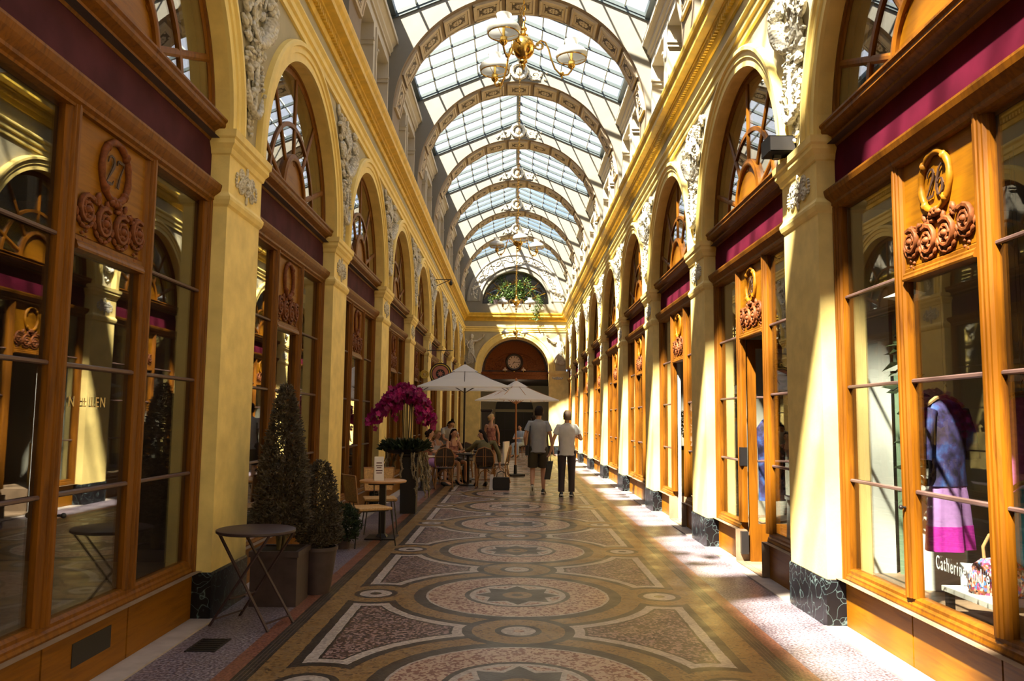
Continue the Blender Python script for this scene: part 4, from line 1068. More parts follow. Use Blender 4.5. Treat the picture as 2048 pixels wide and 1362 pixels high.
# band of relief around the lunette, frieze ornaments
rnd = random.Random(4); mb = MB()
for k in range(120):
    t = .06 + (PI - .12)*rnd.random(); r = 1.92 + rnd.uniform(-.15, .15); mb.ell((r*math.cos(t), 0, r*math.sin(t)), (.06, .025, .028), 5, 4, 0, Matrix.Rotation(-t + rnd.random()*2, 3, 'Y'))
for sx in (-1, 1):
    mb.tube([(sx*(1.92 + .09*math.sin(q*.9))*math.cos(.15 + q*.05), 0, (1.92 + .09*math.sin(q*.9))*math.sin(.15 + q*.05)) for q in range(29)], .022, 5)
tag(mb.build('arch_relief', M['relief'], None, (0, END - .03, 6.90), smooth=60), 'half round band of white stucco garland around the lunette window', 'relief')
for sx in (-1, 1):
    mb = MB()
    for k in range(-3, 4): mb.ell((k*.07, 0, .02*math.cos(k*2)), (.035, .02, .05 + .02*(k == 0)), 6, 4)
    mb.tube([(.26*math.cos(q*.5)*(.4 + q/26), 0, .05*math.sin(q*.5)) for q in range(14)], .015, 5)
    tag(mb.build('frieze_ornament', M['relief'], None, (sx*1.94, END - .02, 3.40), smooth=60), 'stucco palmette ornament on the capital %s of the end arch' % ('left' if sx < 0 else 'right'), 'relief')
# winged figures beside the end arch
def victory(sx):
    mb = MB(); y = -.02; F = lambda x, z, d=.0: (-sx*x, y - d, z)
    # draped body lofted as one surface: (centre x, z, half width, depth)
    rows = [(-.10, .0, .13, .03), (-.07, .08, .20, .05), (-.06, .22, .19, .07), (-.02, .40, .17, .08), (.0, .58, .15, .09), (.0, .72, .13, .085), (.0, .82, .115, .08), (.01, .94, .14, .085), (.01, 1.02, .13, .07), (.01, 1.08, .05, .05), (.015, 1.12, .045, .05), (.02, 1.17, .075, .065), (.03, 1.25, .08, .07), (.03, 1.32, .06, .05), (.03, 1.36, .02, .02)]
    mb.loft([[F(c + w*math.cos(2*PI*k/14), z, d*math.sin(2*PI*k/14)) for k in range(14)] for c, z, w, d in rows])
    mb.tube([F(.12, 1.02, .05), F(.30, 1.04, .07), F(.44, 1.14, .07), F(.50, 1.20, .07)], [.05, .042, .034, .026], 7)   # raised arm
    for k in range(4): mb.tube([F(.50, 1.20, .07), F(.54 + .01*k, 1.23 - .012*k, .07)], [.012, .007], 5)
    mb.lathe([(.0, 0), (.05, 0), (.02, .02), (.02, .05), (.08, .10), (.07, .10), (.0, .06)], F(.55, 1.22, .07), 10)          # cup
    mb.tube([F(-.12, 1.02, .05), F(-.19, .86, .07), F(-.13, .70, .09)], [.05, .042, .03], 7)
    for k in range(9):                                                                                              # wing
        mb.tube([F(-.12 - .01*k, .98, .01), F(-.26 - .010*k, 1.12 - .05*k, .01), F(-.30, .96 - .085*k, .01)], [.03, .032, .012], 6)
    for k in range(9): mb.tube([F(-.16 + .035*k, .06, .05), F(-.12 + .028*k, .35, .09), F(-.09 + .02*k, .68, .09)], [.012, .014, .006], 5)  # folds
    mb.tube([F(.02, .50, .09), F(.16, .30, .09), F(.24, .05, .04)], [.05, .04, .02], 6)
    o = mb.build('winged_figure', M['relief'], None, (sx*2.0, END - .005, 4.02), smooth=70)
    tag(o, 'white stucco winged figure in relief %s of the end arch' % ('left' if sx < 0 else 'right'), 'relief')
for sx in (-1, 1): victory(sx)

# ================================================================ FURNITURE
def ring(r, z, n=24, c=(0, 0)): return [(c[0] + r*math.cos(2*PI*k/n), c[1] + r*math.sin(2*PI*k/n), z) for k in range(n)]
def bar(mb, a, b, w=.012, t=.005):
    a, b = Vector(a), Vector(b); d = (b - a).normalized(); u = d.cross(Vector((0, 0, 1)) if abs(d.z) < .98 else Vector((1, 0, 0))).normalized(); v = d.cross(u)
    mb.loft([[p + u*w*i + v*t*j for i, j in ((-1, -1), (1, -1), (1, 1), (-1, 1))] for p in (a, b)])
t = thing('bistro_table', 'dark folding bistro table with crossed legs, nearest on the left', 'table', (-1.97, 6.2, 0), -.35)
mb = MB(); mb.lathe([(.0, .668), (.28, .668), (.288, .674), (.288, .69), (.28, .694), (.0, .694)], n=40); mb.build('tabletop', M['ironbrown'], t, smooth=40)
for sy in (-1, 1):
    for sx, ln in ((-1, .20), (1, .17)):
        mb = MB(); bar(mb, (-sx*.23, sy*(.155 if sx < 0 else .135), .668), (sx*.25, sy*(.17 if sx < 0 else .15), .0), .011, .0055); mb.build('leg', M['ironbrown'], t)
mb = MB(); 
for sx, yy in ((-1, .16), (1, .14)): bar(mb, (sx*.215, -yy, .05), (sx*.215, yy, .05), .006, .005)
bar(mb, (-.10, -.15, .20), (-.10, .15, .20), .009, .005); mb.build('stretcher', M['ironbrown'], t)
# far cafe table and cane chairs
t = thing('cafe_table', 'round pale wooden cafe table on a black pedestal', 'table', (-1.72, 10.6, 0))
mb = MB(); mb.lathe([(0, .705), (.29, .705), (.30, .715), (.30, .73), (.29, .735), (0, .735)], n=36); mb.build('tabletop', M['woodlight'], t, smooth=40)
mb = MB(); mb.box(-.04, .04, -.04, .04, .02, .70); mb.box(-.16, .16, -.16, .16, .68, .705); mb.build('pedestal', M['iron'], t)
mb = MB(); mb.box(-.19, .19, -.19, .19, 0, .018); mb.loft([[(-a, -a, z), (a, -a, z), (a, a, z), (-a, a, z)] for a, z in ((.07, .018), (.045, .06))]); mb.build('foot_plate', M['iron'], t)
c = thing('menu_card', 'white menu card standing on the pale cafe table', 'menu', (-1.76, 10.5, .735), .25)
mb = MB(); mb.loft([[(-.06, y, 0), (.06, y, 0), (.06, y + .07, .30), (-.06, y + .07, .30)] for y in (-.04, -.036)]); mb.loft([[(-.06, y + .11, 0), (.06, y + .11, 0), (.06, y + .005, .30), (-.06, y + .005, .30)] for y in (.03, .034)])
mb.build('card', M['paper'], c)
mb = MB()
for k, (w_, z) in enumerate(((.035, .215), (.04, .18), (.03, .155), (.042, .12), (.036, .09))):
    yy = -.041 + .07*z/.30; mb.add([(-w_, yy, z), (w_, yy, z), (w_, yy + .0025, z + .011), (-w_, yy + .0025, z + .011)], [(0, 1, 2, 3)])
mb.build('print', M['fascia'], c)
def cane_chair(label, loc, rz):
    r = thing('cane_chair', label, 'chair', loc, rz, 'cane chairs at the pale table')
    mb = MB(); mb.loft([[(-a, -b, z), (a, -b, z), (a, b2, z), (-a, b2, z)] for a, b, b2, z in ((.20, .19, .21, .425), (.215, .20, .22, .435), (.215, .20, .22, .455), (.20, .19, .21, .46))]); mb.build('seat', M['cane'], r)
    for sx in (-1, 1):
        mb = MB(); mb.tube([(sx*.16, .16, .43), (sx*.17, .22, .43), (sx*.22, .27, .0)], .008, 6); mb.build('leg', M['iron'], r)
        mb = MB(); mb.tube([(sx*.16, -.15, .43), (sx*.17, -.2, .43), (sx*.22, -.25, .0)], .008, 6); mb.build('leg', M['iron'], r)
    mb = MB()
    for sx in (-1, 1): mb.tube([(sx*.06, -.10, .42), (sx*.06, -.20, .43), (sx*.06, -.225, .55), (sx*.06, -.26, .80)], .008, 6)
    mb.tube([(-.2, -.15, .42), (.2, -.15, .42), (.2, .17, .42), (-.2, .17, .42)], .007, 6, loop=True); mb.build('seat_frame', M['iron'], r)
    mb = MB(); rows = []
    for k in range(7):
        z = .53 + .31*k/6; w_ = .19 + .02*k/6; y = -.215 - .05*k/6
        rows.append([(-w_, y + .0, z), (-w_*.5, y - .02, z), (0, y - .028, z), (w_*.5, y - .02, z), (w_, y, z)])
    mb.loft(rows, closed=False, cap=False); mb.loft([[(p[0], p[1] + .006, p[2]) for p in q] for q in rows], closed=False, cap=False)
    b = mb.build('woven_back', M['cane'], r, smooth=60)
    mb = MB(); mb.tube([rows[0][0], rows[3][0], rows[6][0], rows[6][2], rows[6][4], rows[3][4], rows[0][4], rows[0][2]], .011, 6, loop=True); mb.build('back_frame', M['rattan'], b, smooth=60)
    return r
cane_chair('cane seated chair with black wire legs in front of the pale table', (-1.80, 10.02, 0), -1.0)
cane_chair('cane chair tucked behind the pale table by the wall', (-1.85, 11.18, 0), PI + .25)
# umbrellas
def umbrella(label, loc, rz, half, zt, ze, pole, pr):
    r = thing('umbrella', label, 'umbrella', loc, rz)
    mb = MB(); n = 8
    def ringp(s_, z, sag): 
        out = []
        for k in range(16):
            a = 2*PI*k/16; q = PI/4; c_, sn = math.cos(a), math.sin(a); m = max(abs(c_), abs(sn)); rr = half*s_/m
            d = 1 - abs(((a + PI/8) % (PI/4)) / (PI/4) - .5)*0
            out.append((rr*c_, rr*sn, z - sag*(0 if k % 2 == 0 else .0)))
        return out
    rows = [ringp(.02, zt, 0), ringp(.25, zt - (zt - ze)*.30, .01), ringp(.6, zt - (zt - ze)*.66, .02), ringp(1, ze, 0), ringp(1.0, ze - .035, 0)]
    mb.loft(rows, cap=False); mb.loft([ringp(.02, zt + .03, 0), ringp(.28, zt + .005 - (zt - ze)*.29, 0)], cap=False)
    mb.build('canopy', M['umb'], r, recalc=False)
    mb = MB(); mb.tube([(0, 0, .05), (0, 0, zt + .03)], pr, 10); mb.ell((0, 0, zt + .06), (.03, .03, .05)); mb.build('pole', pole, r, smooth=60)
    for k in range(8):
        a = 2*PI*k/8; m = max(abs(math.cos(a)), abs(math.sin(a))); e = half*.985/m
        mb = MB(); mb.tube([(0, 0, zt - .03), (e*math.cos(a), e*math.sin(a), ze - .02)], .009, 5); mb.tube([(0, 0, ze - .12), (e*.55*math.cos(a), e*.55*math.sin(a), zt - (zt - ze)*.58)], .008, 5); mb.build('rib', pole, r)
    mb = MB(); mb.box(-.2, .2, -.2, .2, 0, .06); mb.lathe([(.05, .06), (.04, .30), (.03, .30)], n=10); mb.build('base', M['iron'], r)
umbrella('large white square parasol on a dark pole over the cafe tables', (-1.25, 20.0, 0), .05, 1.09, 2.83, 2.28, M['halldark'], .024)
umbrella('smaller white square parasol on an orange wooden pole in the middle', (.02, 22.3, 0), .42, .87, 2.55, 2.06, M['polewood'], .024)
# rattan bistro chairs
def rattan_chair():
    r = thing('bistro_chair', '', 'chair', (0, 0, 0), 0, 'rattan bistro chairs at the cafe')
    mb = MB(); mb.lathe([(0, .435), (.205, .435), (.215, .445), (.215, .46), (.20, .465), (0, .46)], n=20); mb.build('seat', M['rattandark'], r, smooth=40)
    for sx in (-1, 1):
        mb = MB(); mb.tube([(sx*.16, .14, .44), (sx*.20, .19, 0)], .013, 6); mb.build('leg', M['rattan'], r)
        mb = MB(); mb.tube([(sx*.16, -.15, .44), (sx*.19, -.22, 0)], .013, 6); mb.build('leg', M['rattan'], r)
    mb = MB()
    for (a, b) in (((-.16, .14), (.16, .14)), ((-.16, -.15), (.16, -.15)), ((-.16, .14), (-.16, -.15)), ((.16, .14), (.16, -.15))):
        m = ((a[0]+b[0])/2, (a[1]+b[1])/2)
        mb.tube([(a[0]*1.15, a[1]*1.15, .16), (a[0]*.8 + m[0]*.2, a[1]*.8 + m[1]*.2, .33), (m[0], m[1], .42), (b[0]*.8 + m[0]*.2, b[1]*.8 + m[1]*.2, .33), (b[0]*1.15, b[1]*1.15, .16)], .008, 5)
    mb.tube([(-.19, -.19, .17), (.19, -.19, .17)], .008, 5); mb.tube([(-.19, .17, .17), (.19, .17, .17)], .008, 5); mb.build('stretcher', M['rattan'], r)
    hoop = [(-.18, -.16, .44), (-.21, -.20, .58), (-.20, -.23, .74), (-.14, -.25, .86), (0, -.26, .91), (.14, -.25, .86), (.20, -.23, .74), (.21, -.20, .58), (.18, -.16, .44)]
    mb = MB(); mb.tube(hoop, .014, 7); mb.tube([(-.19, -.235, .70), (.19, -.235, .70)], .008, 5); mb.build('back_frame', M['rattan'], r, smooth=60)
    mb = MB(); mb.loft([[(p[0]*.97, p[1] + d, p[2] if p[2] > .45 else .50) for p in hoop] for d in (-.004, .004)]); b = mb.build('woven_back', M['rattandark'], r)
    mb = MB()
    for x in (-.025, .025): mb.tube([(x, -.21, .48), (x, -.262, .88)], .009, 5)
    mb.build('splat', M['rattan'], b)
    return r
rc = rattan_chair()
for k, (x, y, rz, lab) in enumerate(((-1.56, 18.05, .12, 'dark woven rattan chair seen from behind, left of the two at the cafe front'), (-.66, 18.35, -.08, 'rattan chair seen from behind under the person in olive'),
    (-.36, 19.7, 1.4, 'rattan chair seen from the side near the middle parasol'), (-1.30, 21.6, PI, 'empty rattan chair behind the cafe table by the end pier'), (-2.05, 18.9, -1.47, 'rattan chair under the guest beside the trailing moss'), (-1.52, 19.62, -2.45, 'rattan chair under the guest with sunglasses'), (-1.95, 19.85, -2.2, 'rattan chair under the guest in the pale top'))):
    c = rc if k == 0 else copy_tree(rc); c.location = (x, y, 0); c.rotation_euler = (0, 0, rz); c['label'] = lab
def round_table(label, loc, top, r_):
    t = thing('cafe_table', label, 'table', loc)
    mb = MB(); mb.lathe([(0, .70), (r_ - .01, .70), (r_, .71), (r_, .725), (0, .73)], n=28); mb.build('tabletop', top, t, smooth=40)
    mb = MB(); mb.lathe([(.0, 0), (.20, .0), (.20, .02), (.04, .05), (.03, .1), (.03, .66), (.10, .70)], n=16); mb.build('pedestal', M['iron'], t, smooth=40)
round_table('dark round table between the seated guests', (-1.08, 19.0, 0), M['iron'], .30)
round_table('small white round table beside the trailing moss', (-2.0, 17.7, 0), M['marblewhite'], .27)
round_table('small table behind the seated guests by the end pier', (-1.2, 20.9, 0), M['iron'], .28)
rnd = random.Random(12)
for k, (x, y, lab) in enumerate(((-1.2, 18.95, 'drinking glass at the left of the dark cafe table'), (-1.0, 18.9, 'drinking glass at the right of the dark cafe table'))):
    g = MB(); g.lathe([(0, 0), (.028, 0), (.033, .12), (.031, .12), (.026, .006), (0, .006)], n=12); tag(g.build('drinking_glass', M['fanglass'], None, (x, y, .73), smooth=40), lab, 'glass', 'glasses on the cafe table')
g = MB(); g.lathe([(0, 0), (.10, 0), (.115, .012), (.0, .006)], n=18); tag(g.build('plate', M['marblewhite'], None, (-1.12, 19.12, .73), smooth=40), 'white plate on the dark cafe table', 'plate')
b = thing('handbag', 'large black bag standing on the floor beside the olive shirt guest', 'bag', (-.30, 17.95, 0))
mb = MB(); mb.loft([[(-a, -.10, z), (a, -.10, z), (a, .10, z), (-a, .10, z)] for a, z in ((.17, 0), (.185, .05), (.185, .22), (.17, .27))]); mb.build('bag_body', M['black'], b)
mb = MB(); mb.tube([(-.10, 0, .26), (-.09, 0, .36), (0, 0, .40), (.09, 0, .36), (.10, 0, .26)], .009, 6); mb.build('bag_handle', M['black'], b)
b = MB(); b.loft([[(-.06, -.04, 0), (.06, -.04, 0), (.06, .04, 0), (-.06, .04, 0)], [(-.035, -.01, .33), (.03, -.01, .33), (.03, .01, .33), (-.035, .01, .33)]]); tag(b.build('paper_bag', M['paper'], None, (-.50, 17.9, 0)), 'white pointed paper bag on the floor next to the black bag', 'bag')
b = MB(); b.box(-.28, .28, -.02, .02, 0, .98); tag(b.build('menu_board', M['paper'], None, (-.22, 20.3, 0), (0, 0, 1.35)), 'white upright panel standing beside the cafe guests', 'board')
# wall bracket lamp, hanging sign, black box
l = thing('bracket_lamp', 'black bracket lamp projecting from the left cornice near the end', 'lamp', (-HX, 22.5, 5.25))
mb = MB(); mb.tube([(0, 0, .15), (.50, 0, .15)], .012, 6); mb.tube([(0, 0, -.08), (.48, 0, .15)], .010, 6); mb.build('bracket', M['iron'], l)
mb = MB(); mb.ell((.50, 0, .05), (.05, .05, .07)); mb.tube([(.50, 0, .15), (.50, 0, .10)], .02, 8); mb.build('lamp_head', M['iron'], l, smooth=60)
g = thing('hanging_sign', 'round painted shop sign with star and scrolls hanging above the parasol', 'sign', (-1.98, 21.4, 2.70))
mb = MB(); mb.tube([(-.36, 0, .62), (.32, 0, .62)], .010, 6); mb.tube([(-.34, 0, .62), (-.34, 0, .30)], .007, 5); mb.tube([(.0, 0, .62), (.0, 0, .30)], .006, 5); mb.build('bracket', M['iron'], g)
def disc(r, y0, y1, c=(0, 0)):
    m = MB(); m.loft([[(c[0] + r*math.cos(2*PI*k/28), y, c[1] + r*math.sin(2*PI*k/28)) for k in range(28)] for y in (y0, y1)]); return m
disc(.29, .02, -.02).build('sign_board', M['iron'], g)
m = disc(.26, -.02, -.024); o1 = m.build('outer_ring', M['gold'], g); m = disc(.235, -.024, -.027); m.build('dark_ring', M['iron'], o1)
disc(.21, -.027, -.030).build('pink_field', M['salmon'], g)
m = disc(.12, -.030, -.033); m.build('dark_disc', M['iron'], g)
m = MB(); pts = [((.10 if k % 2 == 0 else .04)*math.cos(PI*k/8), (.10 if k % 2 == 0 else .04)*math.sin(PI*k/8)) for k in range(16)]
m.loft([[(x, y, z) for x, z in pts] for y in (-.033, -.036)]); m.build('star', M['salmon'], g)
for sx in (-1, 1):
    m = MB(); m.tube([(sx*.42 + .10*math.cos(2*PI*k/20), 0, -.02 + .10*math.sin(2*PI*k/20)) for k in range(20)], .02, 6, loop=True); m.tube([(sx*.42 + .06*math.cos(2*PI*k/16), 0, -.02 + .06*math.sin(2*PI*k/16)) for k in range(16)], .015, 6, loop=True)
    if sx > 0: m.tube([(.50, 0, .05), (.58, 0, .16), (.66, 0, .22), (.74, 0, .20)], .02, 6)
    m.build('scroll', M['gold'], g)
m = MB(); m.tube([(.04*math.cos(2*PI*k/12), 0, .33 + .04*math.sin(2*PI*k/12)) for k in range(12)], .012, 5, loop=True); m.build('hook', M['gold'], g)
b = thing('box_light', 'black box spotlight standing on the capital of the nearest right pilaster', 'lamp', (2.20, 6.86, 3.795), 0)
mb = MB(); mb.box(-.10, .13, -.12, .10, .03, .17); mb.build('housing', M['matteblack'], b)
mb = MB(); mb.box(-.03, .03, -.03, .03, 0, .03); mb.build('foot', M['iron'], b)
mb = MB(); mb.box(-.09, .12, -.126, -.12, .04, .16); mb.build('front_lens', M['black'], b)
# ================================================================ PEOPLE
def skin_obj(name, chains, root_idx, mat, parent, sub=2):
    """chains: list of [(pos, radius), ...]; first point of a later chain may be an int = index of an existing vertex"""
    vs = []; rs = []; es = []
    for ch in chains:
        prev = None
        for q in ch:
            if isinstance(q, int): prev = q; continue
            vs.append(q[0]); rs.append(q[1]); i = len(vs) - 1
            if prev is not None: es.append((prev, i))
            prev = i
    me = bpy.data.meshes.new(name); me.from_pydata([tuple(v) for v in vs], es, []); me.update()
    o = bpy.data.objects.new(name, me); COL.objects.link(o)
    m = o.modifiers.new('skin', 'SKIN'); m.use_smooth_shade = True
    sv = me.skin_vertices[0].data if me.skin_vertices else None
    if sv is None:
        bpy.context.view_layer.objects.active = o
        bm = bmesh.new(); bm.from_mesh(me); lay = bm.verts.layers.skin.verify()
        for v in bm.verts: pass
        bm.to_mesh(me); bm.free(); sv = me.skin_vertices[0].data
    for i, r in enumerate(rs):
        sv[i].radius = r if isinstance(r, tuple) else (r, r); sv[i].use_root = (i == root_idx)
    s = o.modifiers.new('sub', 'SUBSURF'); s.levels = sub; s.render_levels = sub
    bpy.context.view_layer.update()
    m2 = bpy.data.meshes.new_from_object(o.evaluated_get(bpy.context.evaluated_depsgraph_get()))
    bpy.data.objects.remove(o); m2.name = name; m2.materials.clear(); m2.materials.append(mat)
    m2.polygons.foreach_set('use_smooth', [True]*len(m2.polygons))
    o = bpy.data.objects.new(name, m2); COL.objects.link(o)
    if parent: o.parent = parent
    return o
V3 = Vector
def hand_chains(wrist, d, side, up, base, curl=.5):
    """palm + four fingers + thumb from wrist along d; side = thumb direction; up = palm normal (fingers curl to -up)"""
    d, side, up = V3(d).normalized(), V3(side).normalized(), V3(up).normalized(); w = V3(wrist); out = []
    palm = w + d*.055; kn = w + d*.085
    n0 = base
    ch = [[(palm, (.030, .018))], ]
    out.append((palm, (.032, .018)))
    fing = []
    for k, L in enumerate((.070, .078, .073, .058)):
        o = side*(.027 - .018*k); a = kn + o; b = a + (d*math.cos(curl*.6) - up*math.sin(curl*.6))*L*.5; c = b + (d*math.cos(curl*1.7) - up*math.sin(curl*1.7))*L*.5
        fing.append([(a, .0105), (b, .0092), (c, .0075)])
    t0 = w + d*.03 + side*.03; t1 = t0 + (d*.6 + side*.55 - up*.3).normalized()*.035; t2 = t1 + (d*.9 + side*.15 - up*.35).normalized()*.028
    fing.append([(t0, .0125), (t1, .0105), (t2, .0085)])
    return palm, fing
def tri(mb, *p): mb.add(p, [tuple(range(len(p)))])
def ellring(c, rx, ry, n=16, tx=0.0, R=None):
    out = []
    for k in range(n):
        a = 2*PI*k/n; p = V3((rx*math.cos(a), ry*math.sin(a), 0))
        if R is not None: p = R @ p
        out.append(V3(c) + p)
    return out
def person(label, loc, rz, P, clothes, hair, scale=1.0, female=False, skinmat=None):
    """P: joint dict in local coords, +Y forward. keys: pelvis, chest, neck, head, shoulder/elbow/wrist/hand dir L R, hip/knee/ankle/toe L R"""
    root = thing('person', label, 'person', loc, rz); root.scale = (scale,)*3
    sk = skinmat or M['skin']
    pe, ch, nk, hd = [V3(P[k]) for k in ('pelvis', 'chest', 'neck', 'head')]
    k = .9 if female else 1.0
    up = (hd - nk).normalized(); fwd = V3(P.get('face', (0, 1, 0))).normalized()
    chains = [[(pe, (.135*k, .095)), (pe.lerp(ch, .45), (.115*k, .085)), (ch, (.135*k, .10)), (ch.lerp(nk, .7), (.10*k, .075)), (nk, (.052*k, .052)), (nk.lerp(hd, .45), (.056, .058)),
               (hd - up*.045 + fwd*.012, (.068, .078)), (hd + up*.03, (.076, .088)), (hd + up*.095 - fwd*.005, (.052, .062))]]
    cnt = 9; fingers = []
    for s in 'LR':
        sh, el, wr = V3(P['sh'+s]), V3(P['el'+s]), V3(P['wr'+s]); hdv = V3(P.get('hd'+s, wr - el)).normalized()
        body = -1 if s == 'L' else 1
        side = V3(P.get('th'+s, (0, 1, 0))); side = (side - hdv*side.dot(hdv)); side = side.normalized() if side.length > .01 else hdv.orthogonal()
        upv = hdv.cross(side)*(1 if s == 'L' else -1)
        palm, fg = hand_chains(wr, hdv, side, upv, 0, P.get('curl', .7))
        ar = 3 
        chains.append([2, (ch.lerp(sh, .62) + V3((0, 0, .025)), .046*k), (sh, .044*k), (sh.lerp(el, .5), .046*k), (el, .036*k), (el.lerp(wr, .35), .038*k), (wr, .025*k), (palm, (.033, .019))])
        pidx = cnt + 6; cnt += 7
        fingers += [(pidx, f) for f in fg]
    for s in 'LR':
        hp, kn, an, to = [V3(P[q + s]) for q in ('hip', 'kn', 'an', 'to')]
        chains.append([0, (hp, .088*k), (hp.lerp(kn, .5), .073*k), (kn, .053*k), (kn.lerp(an, .35), .055*k), (an, .034*k), (an.lerp(to, .55) + V3((0, 0, -.02)), (.038, .03)), (to, (.034, .022))])
        cnt += 7
    for pi_, f in fingers:
        chains.append([pi_] + f); cnt += len(f)
    skin_obj('body', chains, 0, sk, root)
    # face
    mb = MB(); sd = fwd.cross(up).normalized(); fw = fwd
    RM = Matrix((sd, fw, up)).transposed()
    mb.ell(hd + fw*.092 - up*.015, (.013, .018, .024), 6, 5, 0, RM)
    for e in (-1, 1):
        mb.ell(hd + sd*e*.078 - up*.01 - fw*.005, (.012, .022, .032), 6, 5, 0, RM)
    mb.build('nose_and_ears', sk, root, smooth=180)
    mb = MB()
    for e in (-1, 1): mb.ell(hd + fw*.076 + sd*e*.031 + up*.012, (.014, .010, .008), 6, 4, 0, RM)
    mb.ell(hd + fw*.076 - up*.052, (.022, .010, .006), 6, 4, 0, RM); mb.build('eyes_and_mouth', M['hairdark'] if not female else M['carving'], root, smooth=180)
    # hair
    if hair:
        kind, hm = hair; mb = MB(); rings = []
        for i in range(9):
            t = i/8; z = .120 - t*.205; r = math.sin(min(1, .32 + t*1.5)*PI*.5)*(1 - .25*max(0, t - .6))
            c = hd + up*z - fw*(.014 + .012*t)
            rings.append(ellring(c, .083*r + .004, .094*r + .002 - .012*t, 14, 0, RM))
        # open the front of the lower rings: pull forward points back to the ear line
        for i, rg in enumerate(rings):
            for j, p in enumerate(rg):
                d = (p - hd).dot(fw)
                lim = .088 - .0185*i
                if d > lim: rg[j] = p - fw*(d - lim) + up*.0
        mb.loft(rings, 0, True)
        if kind in ('long', 'mid'):
            n = 6 if kind == 'long' else 3
            rows = []
            for i in range(n + 1):
                t = i/n; rows.append(ellring(hd - fw*(.045 + .02*t) - up*(.0 + (.26 if kind == 'long' else .14)*t), .088 - .03*t*t, .055 - .02*t, 12, 0, RM))
            mb.loft(rows)
        if kind == 'bun': mb.ell(hd + up*.14 - fw*.05, (.042, .042, .038)); mb.ell(hd - fw*.085 - up*.01, (.05, .035, .05), 8, 6, 0, RM)
        if kind == 'updo': mb.ell(hd - fw*.085 + up*.02, (.065, .055, .06), 8, 6, 0, RM)
        mb.build('hair', hm, root, smooth=60)
    # clothes
    def sleeve(mb, s, upto, r0, r1):
        sh, el, wr = V3(P['sh'+s]), V3(P['el'+s]), V3(P['wr'+s])
        st = ch.lerp(sh, .55) + V3((0, 0, .05))
        if upto <= 1: pts = [st, sh, sh.lerp(el, upto*.5), sh.lerp(el, upto)]
        else: pts = [st, sh, sh.lerp(el, .5), el, el.lerp(wr, (upto - 1)*.5), el.lerp(wr, upto - 1)]
        mb.tube(pts, [r0*1.05] + [r0 + (r1 - r0)*i/(len(pts) - 2) for i in range(len(pts) - 1)], 12)
    def torso(mb, lo, wlo, dlo, wch, dch, wsh, neck_w, nz=1.0, hem=None):
        """lofted along pelvis->chest->neck"""
        ax = (ch - pe).normalized(); f = V3((0, 1, 0)); f = (f - ax*f.dot(ax)).normalized(); sd_ = f.cross(ax).normalized()
        R = Matrix((sd_, f, ax)).transposed(); ax2 = (nk - ch).normalized(); f2 = V3((0, 1, 0)); f2 = (f2 - ax2*f2.dot(ax2)).normalized(); R2 = Matrix((f2.cross(ax2).normalized(), f2, ax2)).transposed()
        base = pe - ax*lo
        rows = [ellring(base, wlo, dlo, 20, 0, R), ellring(base.lerp(pe, .5), wlo*.98, dlo, 20, 0, R), ellring(pe.lerp(ch, .35), (wlo + wch)*.435, (dlo + dch)*.45, 20, 0, R), ellring(pe.lerp(ch, .75), wch*.98, dch*.98, 20, 0, R), ellring(ch, wch, dch, 20, 0, R),
                ellring(ch.lerp(nk, .45), wsh*1.13, dch*.92, 20, 0, R2), ellring(ch.lerp(nk, .66), wsh*1.06, dch*.74, 20, 0, R2), ellring(ch.lerp(nk, .82), wsh*.72, dch*.6, 20, 0, R2), ellring(ch.lerp(nk, .94), neck_w*1.15, neck_w*1.15, 20, 0, R2), ellring(nk, neck_w, neck_w, 20, 0, R2)]
        rn = random.Random(7)
        for i, rg in enumerate(rows[:5]):
            for j, p in enumerate(rg): rg[j] = p + (p - pe.lerp(ch, i/5)).normalized()*.006*math.sin(j*2.3 + i*1.7)
        mb.loft(rows)
    for c in clothes:
        kind, mt = c[0], c[1]; mb = MB()
        if kind == 'tee':
            torso(mb, .11, .186*k, .142, .178*k, .126, .165*k, .064); sleeve(mb, 'L', .60, .056*k, .066*k); sleeve(mb, 'R', .60, .056*k, .066*k); mb.build('shirt', mt, root, smooth=70)
        elif kind == 'longsleeve':
            torso(mb, .10, .178*k, .130, .180*k, .126, .165*k, .064); sleeve(mb, 'L', 1.7, .066*k, .042*k); sleeve(mb, 'R', 1.7, .066*k, .042*k); mb.build('shirt', mt, root, smooth=70)
        elif kind == 'dress':
            ax = (ch - pe).normalized(); R = Matrix((V3((1,0,0)), ax.cross(V3((1,0,0))).normalized(), ax)).transposed()
            rows = [ellring(pe - ax*.12, .19, .15, 18, 0, R), ellring(pe, .175, .13, 18, 0, R), ellring(pe.lerp(ch, .5), .135, .105, 18, 0, R), ellring(ch - ax*.02, .150, .118, 18, 0, R), ellring(ch + ax*.05, .140, .10, 18, 0, R)]
            mb.loft(rows)
            for s in (-1, 1): mb.tube([ch + V3((s*.09, .10, .04)), ch.lerp(nk, .6) + V3((s*.09, .03, .05)), ch + V3((s*.07, -.10, .04))], .010, 6)
            mb.build('dress', mt, root, smooth=70)
        elif kind in ('shorts', 'trousers'):
            for s in 'LR':
                hp, kn, an = [V3(P[q + s]) for q in ('hip', 'kn', 'an')]
                if kind == 'shorts': pts = [pe.lerp(hp, .75) + V3((0,0,.03)), hp, hp.lerp(kn, .55), hp.lerp(kn, .9)]; rs = [.098, .103, .104, .102]
                else: pts = [pe.lerp(hp, .75) + V3((0,0,.03)), hp, hp.lerp(kn, .5), kn, kn.lerp(an, .5), kn.lerp(an, .96)]; rs = [.096, .098, .088, .073, .066, .064]
                mb.tube(pts, [r*k for r in rs], 14)
            mb.loft([ellring(pe + V3((0, 0, z)), a*k, b, 18) for z, a, b in ((-.14, .155, .118), (-.04, .165, .122), (.09, .155, .112))])
